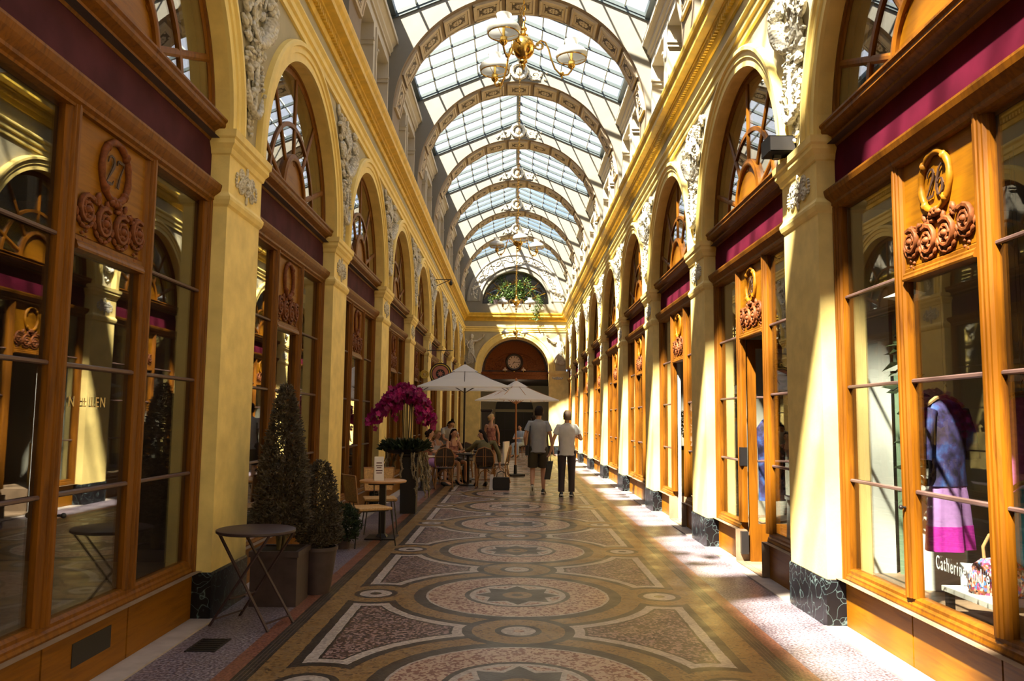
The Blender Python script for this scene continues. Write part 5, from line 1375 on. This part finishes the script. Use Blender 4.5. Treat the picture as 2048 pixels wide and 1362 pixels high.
            mb.build(kind, mt, root, smooth=70)
        elif kind == 'skirt':
            for s in 'LR':
                hp, kn = V3(P['hip'+s]), V3(P['kn'+s]); mb.tube([pe.lerp(hp, .6), hp, hp.lerp(kn, .6)], [.12, .115, .095], 12)
            mb.build('skirt', mt, root, smooth=70)
        elif kind == 'shoes':
            for s in 'LR':
                an, to = V3(P['an'+s]), V3(P['to'+s]); d = (to - an); he = an - d*.35 + V3((0, 0, -.045)); 
                sh_ = MB(); rows = []
                dn = V3((d.x, d.y, d.z)).normalized(); sd_ = dn.cross(V3((0, 0, 1))).normalized(); uu = sd_.cross(dn)
                a0 = an + uu*-.02
                for u, w, h in ((-.075, .02, .025), (-.06, .034, .045), (.0, .040, .055), (.08, .044, .040), (.15, .042, .028), (.185, .02, .016)):
                    cc = a0 + dn*u - uu*(.045 - h*.6)
                    rows.append([cc + sd_*w*math.cos(2*PI*q/12) + uu*h*math.sin(2*PI*q/12) for q in range(12)])
                sh_.loft(rows); so = sh_.build('shoe', mt, root, smooth=70)
                if len(c) > 2:
                    s2 = MB(); rows = []
                    for u, w in ((-.077, .02), (-.06, .036), (.0, .042), (.08, .046), (.15, .044), (.188, .02)):
                        cc = a0 + dn*u - uu*.052
                        rows.append([cc + sd_*w - uu*.010, cc - sd_*w - uu*.010, cc - sd_*w + uu*.010, cc + sd_*w + uu*.010])
                    s2.loft(rows); s2.build('sole', c[2], so)
    return root
def stand(h=0.0, **kw):
    P = dict(pelvis=(0, 0, .95), chest=(0, -.01, 1.27), neck=(0, -.01, 1.49), head=(0, .02, 1.635),
             shL=(-.172, -.01, 1.415), elL=(-.235, -.03, 1.14), wrL=(-.235, .05, .90), shR=(.172, -.01, 1.415), elR=(.235, -.03, 1.14), wrR=(.235, .05, .90),
             hipL=(-.095, 0, .90), knL=(-.10, .02, .50), anL=(-.10, -.02, .085), toL=(-.115, .13, .035), hipR=(.095, 0, .90), knR=(.10, .02, .50), anR=(.10, -.02, .085), toR=(.115, .13, .035))
    P.update(kw); return P
def sit(**kw):
    P = dict(pelvis=(0, 0, .56), chest=(0, .02, .86), neck=(0, .03, 1.07), head=(0, .06, 1.20),
             shL=(-.165, .02, 1.01), elL=(-.22, .12, .78), wrL=(-.10, .33, .77), shR=(.165, .02, 1.01), elR=(.22, .12, .78), wrR=(.10, .33, .77),
             hipL=(-.09, .05, .53), knL=(-.11, .43, .51), anL=(-.11, .42, .085), toL=(-.11, .57, .035), hipR=(.09, .05, .53), knR=(.11, .43, .51), anR=(.11, .42, .085), toR=(.11, .57, .035))
    P.update(kw); return P
# two men walking away
pl = person('person in a grey T-shirt and dark shorts walking away, left of the pair', (.47, 16.9, 0), -.02,
    stand(hipL=(-.10, 0, .90), knL=(-.11, .06, .50), anL=(-.115, -.14, .16), toL=(-.115, -.07, .035), knR=(.10, .08, .50), anR=(.11, .08, .085), toR=(.14, .23, .035),
          elL=(-.27, -.06, 1.15), wrL=(-.25, .12, .98), elR=(.25, -.06, 1.14), wrR=(.29, .03, .88), face=(.15, 1, 0), head=(.01, .03, 1.645)),
    [('tee', M['greytee']), ('shorts', M['shorts']), ('shoes', M['shoe'], M['sole'])], ('short', M['hairdark']), 1.03)
mb = MB(); mb.tube([(-.17, -.09, 1.40), (-.19, -.15, 1.2), (-.22, -.12, .95)], .012, 6); mb.loft([[(-.27, -.15, z), (-.20, -.16, z), (-.19, .02, z), (-.26, .04, z)] for z in (.80, 1.0)])
tag(mb.build('shoulder_bag', M['black'], None, (.47, 16.9, 0)), 'dark shoulder bag at the left hip of the man in shorts', 'bag')
mb = MB(); mb.tube([(-.075, .06, 1.655), (-.082, .11, 1.655), (0, .128, 1.65), (.09, .11, 1.655), (.088, .04, 1.655)], .005, 5); mb.build('glasses', M['black'], pl)
pr_ = person('person in a pale T-shirt and dark trousers walking away with a black bag', (1.03, 16.5, 0), -.03,
    stand(knL=(-.10, .04, .50), anL=(-.11, -.05, .09), toL=(-.12, .10, .035), knR=(.10, .02, .50), anR=(.10, -.02, .085), toR=(.13, .13, .035),
          elL=(-.27, -.02, 1.15), wrL=(-.33, .04, .91), elR=(.30, -.02, 1.16), wrR=(.24, .22, 1.20), head=(.01, .02, 1.635)),
    [('tee', M['whitetee']), ('trousers', M['trousers']), ('shoes', M['shoe'], M['sole'])], ('short', M['hairbrown']), .985)
b = thing('tote_bag', 'flat black carrier bag hanging from the left hand of the man in the pale T-shirt', 'bag', (.70, 16.54, 0))
mb = MB(); mb.loft([[(x - .055, y - .13, z), (x + .055, y - .13, z), (x + .055, y + .13, z), (x - .055, y + .13, z)] for x, y, z in ((-.06, 0, .34), (.0, 0, .70))]); mb.build('bag_body', M['black'], b)
mb = MB(); mb.tube([(.0, -.07, .69), (.015, -.01, .82), (.0, .07, .69)], .006, 5); mb.build('bag_handle', M['black'], b)
# cafe guests
person('woman with long dark hair in a floral top looking down at the cafe table', (-1.50, 19.58, 0), -2.45, sit(), [('dress', M['pinkdress']), ('skirt', M['black']), ('shoes', M['shoe'])], ('long', M['hairdark']), .98, True)
person('woman in a pale top with her back to the gilded wall beside the seated guest', (-1.93, 19.81, 0), -2.2, sit(head=(0, .08, 1.17)), [('dress', M['whitetee']), ('skirt', M['pinkdress']), ('shoes', M['shoe'])], ('updo', M['hairblond']), .97, True)
person('woman with dark pinned up hair seated behind the trailing moss', (-2.02, 18.9, 0), -1.47, sit(), [('dress', M['pinkdress']), ('skirt', M['lilac']), ('shoes', M['shoe'])], ('updo', M['hairdark']), .98, True)
person('standing woman with a topknot in a white top leaning over the cafe table', (-1.80, 20.72, 0), -2.6, stand(chest=(0, .16, 1.18), neck=(0, .30, 1.34), head=(0, .40, 1.42), shL=(-.165, .25, 1.28), shR=(.165, .25, 1.28), elL=(-.22, .42, 1.06), wrL=(-.10, .58, .98), elR=(.22, .42, 1.06), wrR=(.10, .58, .98), face=(0, 1, -.4)), [('tee', M['whitetee']), ('trousers', M['trousers']), ('shoes', M['shoe'])], ('bun', M['hairdark']), .98, True)
person('guest in an olive long sleeved shirt with dark hair seated in the rattan chair', (-.66, 18.42, 0), .28, sit(chest=(-.02, .05, .86), neck=(-.03, .10, 1.05), head=(-.06, .15, 1.17), face=(-1, .35, -.1), elL=(-.30, .20, .86), wrL=(-.40, .42, .79), elR=(.30, -.02, .74), wrR=(.33, .02, .50), shL=(-.19, .08, 1.0), shR=(.19, .02, 1.0)), [('longsleeve', M['olive']), ('skirt', M['black']), ('shoes', M['shoe'])], ('long', M['hairdark']), 1.0, True)
person('blonde woman in a strappy dress standing beyond the cafe, seen from behind', (-.70, 24.2, 0), -.35, stand(face=(.8, 1, 0), elL=(-.23, .06, 1.15), wrL=(-.12, .24, 1.1), elR=(.24, .02, 1.15)), [('dress', M['pinkdress']), ('skirt', M['carving']), ('shoes', M['shoe'])], ('updo', M['hairblond']), .96, True)
person('seated person in light blue far down the passage behind the man in shorts', (.25, 33.5, 0), 2.6, sit(), [('longsleeve', M['skyblue']), ('trousers', M['skyblue']), ('shoes', M['shoe'])], ('short', M['hairdark']), 1.0)
person('dark haired person standing far behind the shoulder of the man in shorts', (.62, 27.0, 0), .4, stand(), [('tee', M['trousers']), ('trousers', M['trousers']), ('shoes', M['shoe'])], ('short', M['hairdark']), .95)
c = copy_tree(rc); c.location = (.25, 33.5, 0); c.rotation_euler = (0, 0, 2.6); c['label'] = 'rattan chair under the far seated person in light blue'

# ================================================================ SHOP WINDOWS, RIGHT
def garment(label, cat, loc, rz, rows, mat, extra=None, hanger=True, group=None, name='dress'):
    root = thing(name, label, cat, loc, rz, group)
    mb = MB(); n = 28; rings = []
    for z, w, d, fold in rows:
        rings.append([((w + fold*.5*math.sin(k*5*2*PI/n))*math.cos(2*PI*k/n), (d + fold*math.sin(k*6*2*PI/n))*math.sin(2*PI*k/n), z) for k in range(n)])
    mb.loft(rings); mb.build('bodice', mat, root, smooth=70)
    for (nm_, rows2, m2) in (extra or []):
        mb = MB(); rings = []
        for z, w, d, fold in rows2:
            rings.append([((w + fold*.5*math.sin(k*5*2*PI/n))*math.cos(2*PI*k/n), (d + fold*math.sin(k*6*2*PI/n))*math.sin(2*PI*k/n), z) for k in range(n)])
        mb.loft(rings); mb.build(nm_, m2, root, smooth=70)
    if hanger:
        mb = MB(); zt = rows[-1][0]; mb.tube([(-.20, 0, zt - .04), (-.1, 0, zt + .01), (0, 0, zt + .03), (.1, 0, zt + .01), (.20, 0, zt - .04)], .014, 6); mb.build('hanger', M['cane'], root)
        mb = MB(); mb.tube([(0, 0, zt + .03), (0, 0, zt + .09), (.02, 0, zt + .11), (.03, 0, zt + .09)], .004, 5); mb.tube([(0, 0, zt + .11), (0, 0, 3.25 - loc[2])], .0015, 4); mb.build('hook', M['steel'], root)
    return root
g = garment('lilac dress with magenta hem and blue floral blouse hanging in shop 26', 'dress', (2.86, 5.52, .0), .5,
    [(1.12, .17, .08, .01), (1.25, .15, .08, .005), (1.42, .17, .09, .0), (1.58, .20, .08, 0), (1.66, .15, .05, 0), (1.69, .06, .03, 0)], M['floral'],
    [('skirt', [(.86, .19, .09, .022), (1.0, .175, .085, .018), (1.14, .15, .075, .008)], M['lilac']), ('hem_band', [(.70, .205, .10, .026), (.86, .192, .092, .023)], M['magenta'])])
mb = MB()
for sx in (-1, 1): mb.tube([(sx*.17, 0, 1.62), (sx*.24, 0, 1.45), (sx*.26, .01, 1.30)], [.055, .06, .07], 10)
mb.build('sleeve', M['floral'], g, smooth=60)
g = garment('pink dress hanging at the right edge of the picture behind the glass', 'dress', (3.12, 5.10, 0), .4, [(1.10, .20, .09, .02), (1.2, .16, .08, .01), (1.4, .16, .08, 0), (1.62, .18, .07, 0), (1.70, .06, .03, 0)], M['pinkfab'])
g = garment('turquoise blue garment hanging low near the handbag', 'dress', (3.02, 4.90, 0), .4, [(.55, .17, .08, .02), (.8, .15, .07, .01), (1.0, .15, .07, 0), (1.12, .15, .06, 0), (1.17, .05, .03, 0)], M['cyanfab'])
st = thing('display_table', 'small pale topped display table carrying the woven handbag', 'table', (2.80, 4.85, .36))
mb = MB(); mb.box(-.20, .20, -.30, .30, .15, .18); mb.build('tabletop', M['shopwhite'], st)
for sx in (-1, 1):
    for sy in (-1, 1): mb = MB(); mb.box(sx*.17 - .02, sx*.17 + .02, sy*.26 - .02, sy*.26 + .02, 0, .15); mb.build('leg', M['black'], st)
hb = thing('handbag', 'multicoloured woven tweed handbag with a looped handle on the display table', 'bag', (2.80, 4.88, .54), -.45)
mb = MB(); rows = []
for z, a, b_ in ((0, .15, .07), (.03, .165, .085), (.10, .16, .08), (.16, .135, .06), (.20, .09, .03), (.21, .04, .01)): rows.append([(a*math.copysign(abs(math.cos(t))**.6, math.cos(t)), b_*math.copysign(abs(math.sin(t))**.6, math.sin(t)), z) for t in [2*PI*k/24 for k in range(24)]])
mb.loft(rows); mb.build('bag_body', M['tweed'], hb, smooth=60)
mb = MB(); mb.tube([(-.07, .0, .18), (-.075, .0, .27), (-.04, 0, .34), (0, 0, .36), (.04, 0, .34), (.075, 0, .27), (.07, 0, .18)], .010, 7); mb.build('bag_handle', M['cane'], hb, smooth=60)
pc = thing('price_card', 'clear framed price card leaning beside the woven handbag', 'card', (2.74, 5.06, .54), -.5)
mb = MB(); mb.loft([[(-.06, y, 0), (.06, y, 0), (.06, y + .04, .14), (-.06, y + .04, .14)] for y in (0, .012)]); mb.build('frame', M['barlight'], pc)
mb = MB(); mb.loft([[(-.047, y + .0013, .015), (.047, y + .0013, .015), (.047, y + .0333, .127), (-.047, y + .0333, .127)] for y in (-.004, .0)]); mb.build('card', M['paper'], pc)
rk = thing('garment_rack', 'black square framed garment rack standing behind the lilac dress', 'rack', (3.32, 5.45, .36))
mb = MB()
for y in (-.25, .25): mb.box(-.025, .025, y - .025, y + .025, 0, 1.5)
mb.build('post', M['black'], rk); mb = MB(); mb.box(-.02, .02, -.25, .25, 1.46, 1.50); mb.box(-.02, .02, -.25, .25, .58, .62); mb.build('rail', M['black'], rk)
pn = MB(); pn.box(-.02, .02, -.08, .08, 0, 2.0); tag(pn.build('display_board', plain('sage_board', (.20, .30, .20), .7), None, (3.07, 6.5, .36), (0, 0, PI/2)), 'sage green upright panel behind the first pane of shop 26', 'panel')
pn = MB(); pn.box(-.015, .015, -.11, .11, 0, 2.25); tag(pn.build('display_board', M['shopwhite'], None, (2.86, 6.55, .36), (0, 0, PI/2)), 'tall white upright panel in the corner of the window of shop 26', 'panel')
pn = MB(); pn.box(-.015, .015, -.15, .15, 0, .80); tag(pn.build('display_board', M['shopwhite'], None, (2.98, 5.86, .36), (0, 0, 1.08)), 'low white display panel under the lilac dress', 'panel')
def ferny(label, loc, n, seed, h):
    root = thing('leaf_garland', label, 'plant', loc, 0); rnd = random.Random(seed); mb = MB(); P = []
    for k in range(n):
        z = h*k/n; P.append(((.05*math.sin(z*6), .04*math.cos(z*5), z), (rnd.choice((-1, 1)), rnd.uniform(-.6, .6), -.3)))
    leaf_cloud(mb, P, .13, rnd, 0, .25); mb.build('leaves', M['leafg'] if seed % 2 else M['leafd'], root, recalc=False)
    mb = MB(); mb.tube([(.05*math.sin(h*k/12*6), .04*math.cos(h*k/12*5), h*k/12) for k in range(13)] + [(0, 0, 3.28 - loc[2])], .005, 5); mb.build('stem', M['stem'], root)
ferny('dark leaf garland hanging beside the lilac dress', (2.72, 5.72, 1.0), 46, 2, 1.2)
ferny('pale green leaf garland hanging inside the open door of shop 28', (3.0, 9.5, 1.55), 40, 3, 1.1)
# lettering on the panes
y0 = PY(0) + PW
lt = text_mesh('Catherine André', .115, 1, M['inkwhite'], 'window_lettering', None, (HX + REV + .012, y0 + 1.45, .70), .001, .56)
tag(lt, 'white lettering across the lower door pane of shop 26', 'lettering')
lt = text_mesh('N  ± LEN', .085, -1, M['inkgold'], 'window_lettering', None, (-(HX + REV + .012), y0 + 1.40, 1.60), .001)
tag(lt, 'small gilt lettering on the dark door pane of shop 27', 'lettering')
# inside shop 28: jacket on a stand, white chair
jk = garment('dark floral jacket on a stand inside the open door of shop 28', 'jacket', (3.05, 9.85, 0), .3, [(.60, .17, .10, .02), (.9, .17, .10, .01), (1.2, .18, .11, 0), (1.45, .20, .10, 0), (1.55, .12, .07, 0), (1.60, .05, .04, 0)], M['floral'], None, False, name='jacket')
mb = MB(); mb.tube([(0, 0, .36), (0, 0, 1.65)], .015, 8); mb.ell((0, 0, 1.66), (.05, .05, .05)); mb.lathe([(0, .36), (.16, .36), (.16, .38), (.02, .40)], n=16); mb.build('stand', M['cane'], jk)
wc = thing('white_chair', 'white chair with an arched tube back behind the glass of shop 28', 'chair', (2.80, 7.75, .36))
mb = MB(); mb.tube([(-.16, 0, 0), (-.17, 0, .6), (-.16, 0, .88), (-.09, 0, .97), (.0, 0, 1.0), (.09, 0, .97), (.16, 0, .88), (.17, 0, .6), (.16, 0, 0)], .022, 8); mb.build('back_frame', M['shopwhite'], wc, smooth=60)
mb = MB(); mb.box(-.18, .18, .0, .36, .42, .46); mb.build('seat', M['shopwhite'], wc)
for sx in (-1, 1): mb = MB(); mb.tube([(sx*.15, .33, .42), (sx*.16, .34, 0)], .016, 6); mb.build('leg', M['shopwhite'], wc)
# inside the third shop: bush on a yellow plinth
pt = MB(); pt.box(-.15, .15, -.15, .15, 0, .70); tag(pt.build('plinth', M['gold'], None, (2.82, 13.6, .36)), 'yellow plinth inside the open white door', 'plinth')
pb = thing('potted_bush', 'round dark bush with twisted stem on the yellow plinth', 'plant', (2.82, 13.6, 1.06))
mb = MB(); mb.tube([(0, 0, 0), (.06, 0, .12), (-.03, .03, .22), (.02, 0, .34)], [.04, .035, .03, .02], 7); mb.lathe([(0, 0), (.12, 0), (.14, .06), (0, .06)], n=14); mb.build('stem', M['black'], pb)
cone_plant(.42, lambda t: .21*math.sin(PI*min(1, .12 + t*.86))**.6 + .01, 1500, .04, 7).build('foliage', M['moss'], pb, (0, 0, .22), recalc=False)
hl = thing('pendant_lamp', 'white star shaped pendant hanging behind the glass of shop 26', 'lamp', (2.80, 5.85, 2.45))
mb = MB(); a = [((.17 if k % 2 == 0 else .07)*math.cos(PI*k/5), (.17 if k % 2 == 0 else .07)*math.sin(PI*k/5)) for k in range(10)]
mb.loft([[(x*f, y*f, z) for x, y in a] for f, z in ((.05, .06), (1, 0), (.05, -.05))]); mb.build('star_shade', M['shopwhite'], hl)
mb = MB(); mb.tube([(0, 0, .05), (0, 0, .84)], .003, 5); mb.build('cord', M['steel'], hl)
# ================================================================ LEFT SHOP INTERIOR: heavy curtains
mb = MB()
gr = thing('floor_grate', 'small dark metal grate let into the pavement before shop 27', 'grate', (-2.08, 5.62, 0))
mb = MB()
for k in range(7): mb.box(-.085, .085, -.15 + .046*k, -.126 + .046*k, .0, .006)
mb.box(-.10, -.085, -.16, .16, 0, .006); mb.box(.085, .10, -.16, .16, 0, .006); mb.box(-.085, .085, -.15, .15, 0, .002); mb.build('grille', M['iron'], gr)
# ================================================================ LIGHT
w = bpy.data.worlds.new('World'); S.world = w; w.use_nodes = True; nt = w.node_tree
bg = nt.nodes['Background']; tc = nt.nodes.new('ShaderNodeTexCoord'); nz = nt.nodes.new('ShaderNodeTexNoise')
nz.inputs['Scale'].default_value = 2.2; nz.inputs['Detail'].default_value = 5; nt.links.new(tc.outputs['Generated'], nz.inputs[0])
c = ramp(nt, nz.outputs['Fac'], [(.36, (.46, .62, .95)), (.56, (.95, .97, 1.0))])
nt.links.new(c, bg.inputs[0]); bg.inputs[1].default_value = 1.15
sd = Vector((1, 1.22, -2.15)).normalized()
ld = bpy.data.lights.new('sun', 'SUN'); ld.energy = 33; ld.angle = math.radians(1.6); ld.color = (1.0, .90, .66)
lo = bpy.data.objects.new('sun', ld); COL.objects.link(lo); lo.rotation_euler = sd.to_track_quat('-Z', 'Y').to_euler(); lo.location = (-6, -6, 14)
# ================================================================ CAMERA
cd = bpy.data.cameras.new('camera'); co = bpy.data.objects.new('camera', cd); COL.objects.link(co)
cd.sensor_fit = 'HORIZONTAL'; cd.sensor_width = 36; cd.lens = 1627.3/2048*36; cd.clip_start = .05; cd.clip_end = 300
pi_, ya, ro = [math.radians(q) for q in (5.529, -.139, .621)]
fw = Vector((math.sin(ya)*math.cos(pi_), math.cos(ya)*math.cos(pi_), math.sin(pi_))); rt = Vector((math.cos(ya), -math.sin(ya), 0)); uu = rt.cross(fw)
r2 = rt*math.cos(ro) + uu*math.sin(ro); u2 = -rt*math.sin(ro) + uu*math.cos(ro)
co.matrix_world = Matrix(((r2.x, u2.x, -fw.x, -.055), (r2.y, u2.y, -fw.y, 0), (r2.z, u2.z, -fw.z, 1.53), (0, 0, 0, 1)))
S.camera = co
S.view_settings.view_transform = 'Standard'; S.view_settings.look = 'None'; S.view_settings.gamma = 1; S.view_settings.use_curve_mapping = False
S.view_settings.exposure = 0.5
S.cycles.use_denoising = True; S.cycles.max_bounces = 8; S.cycles.diffuse_bounces = 4; S.cycles.glossy_bounces = 4; S.cycles.transparent_max_bounces = 16
S.cycles.sample_clamp_indirect = 6; S.cycles.caustics_reflective = False; S.cycles.caustics_refractive = False
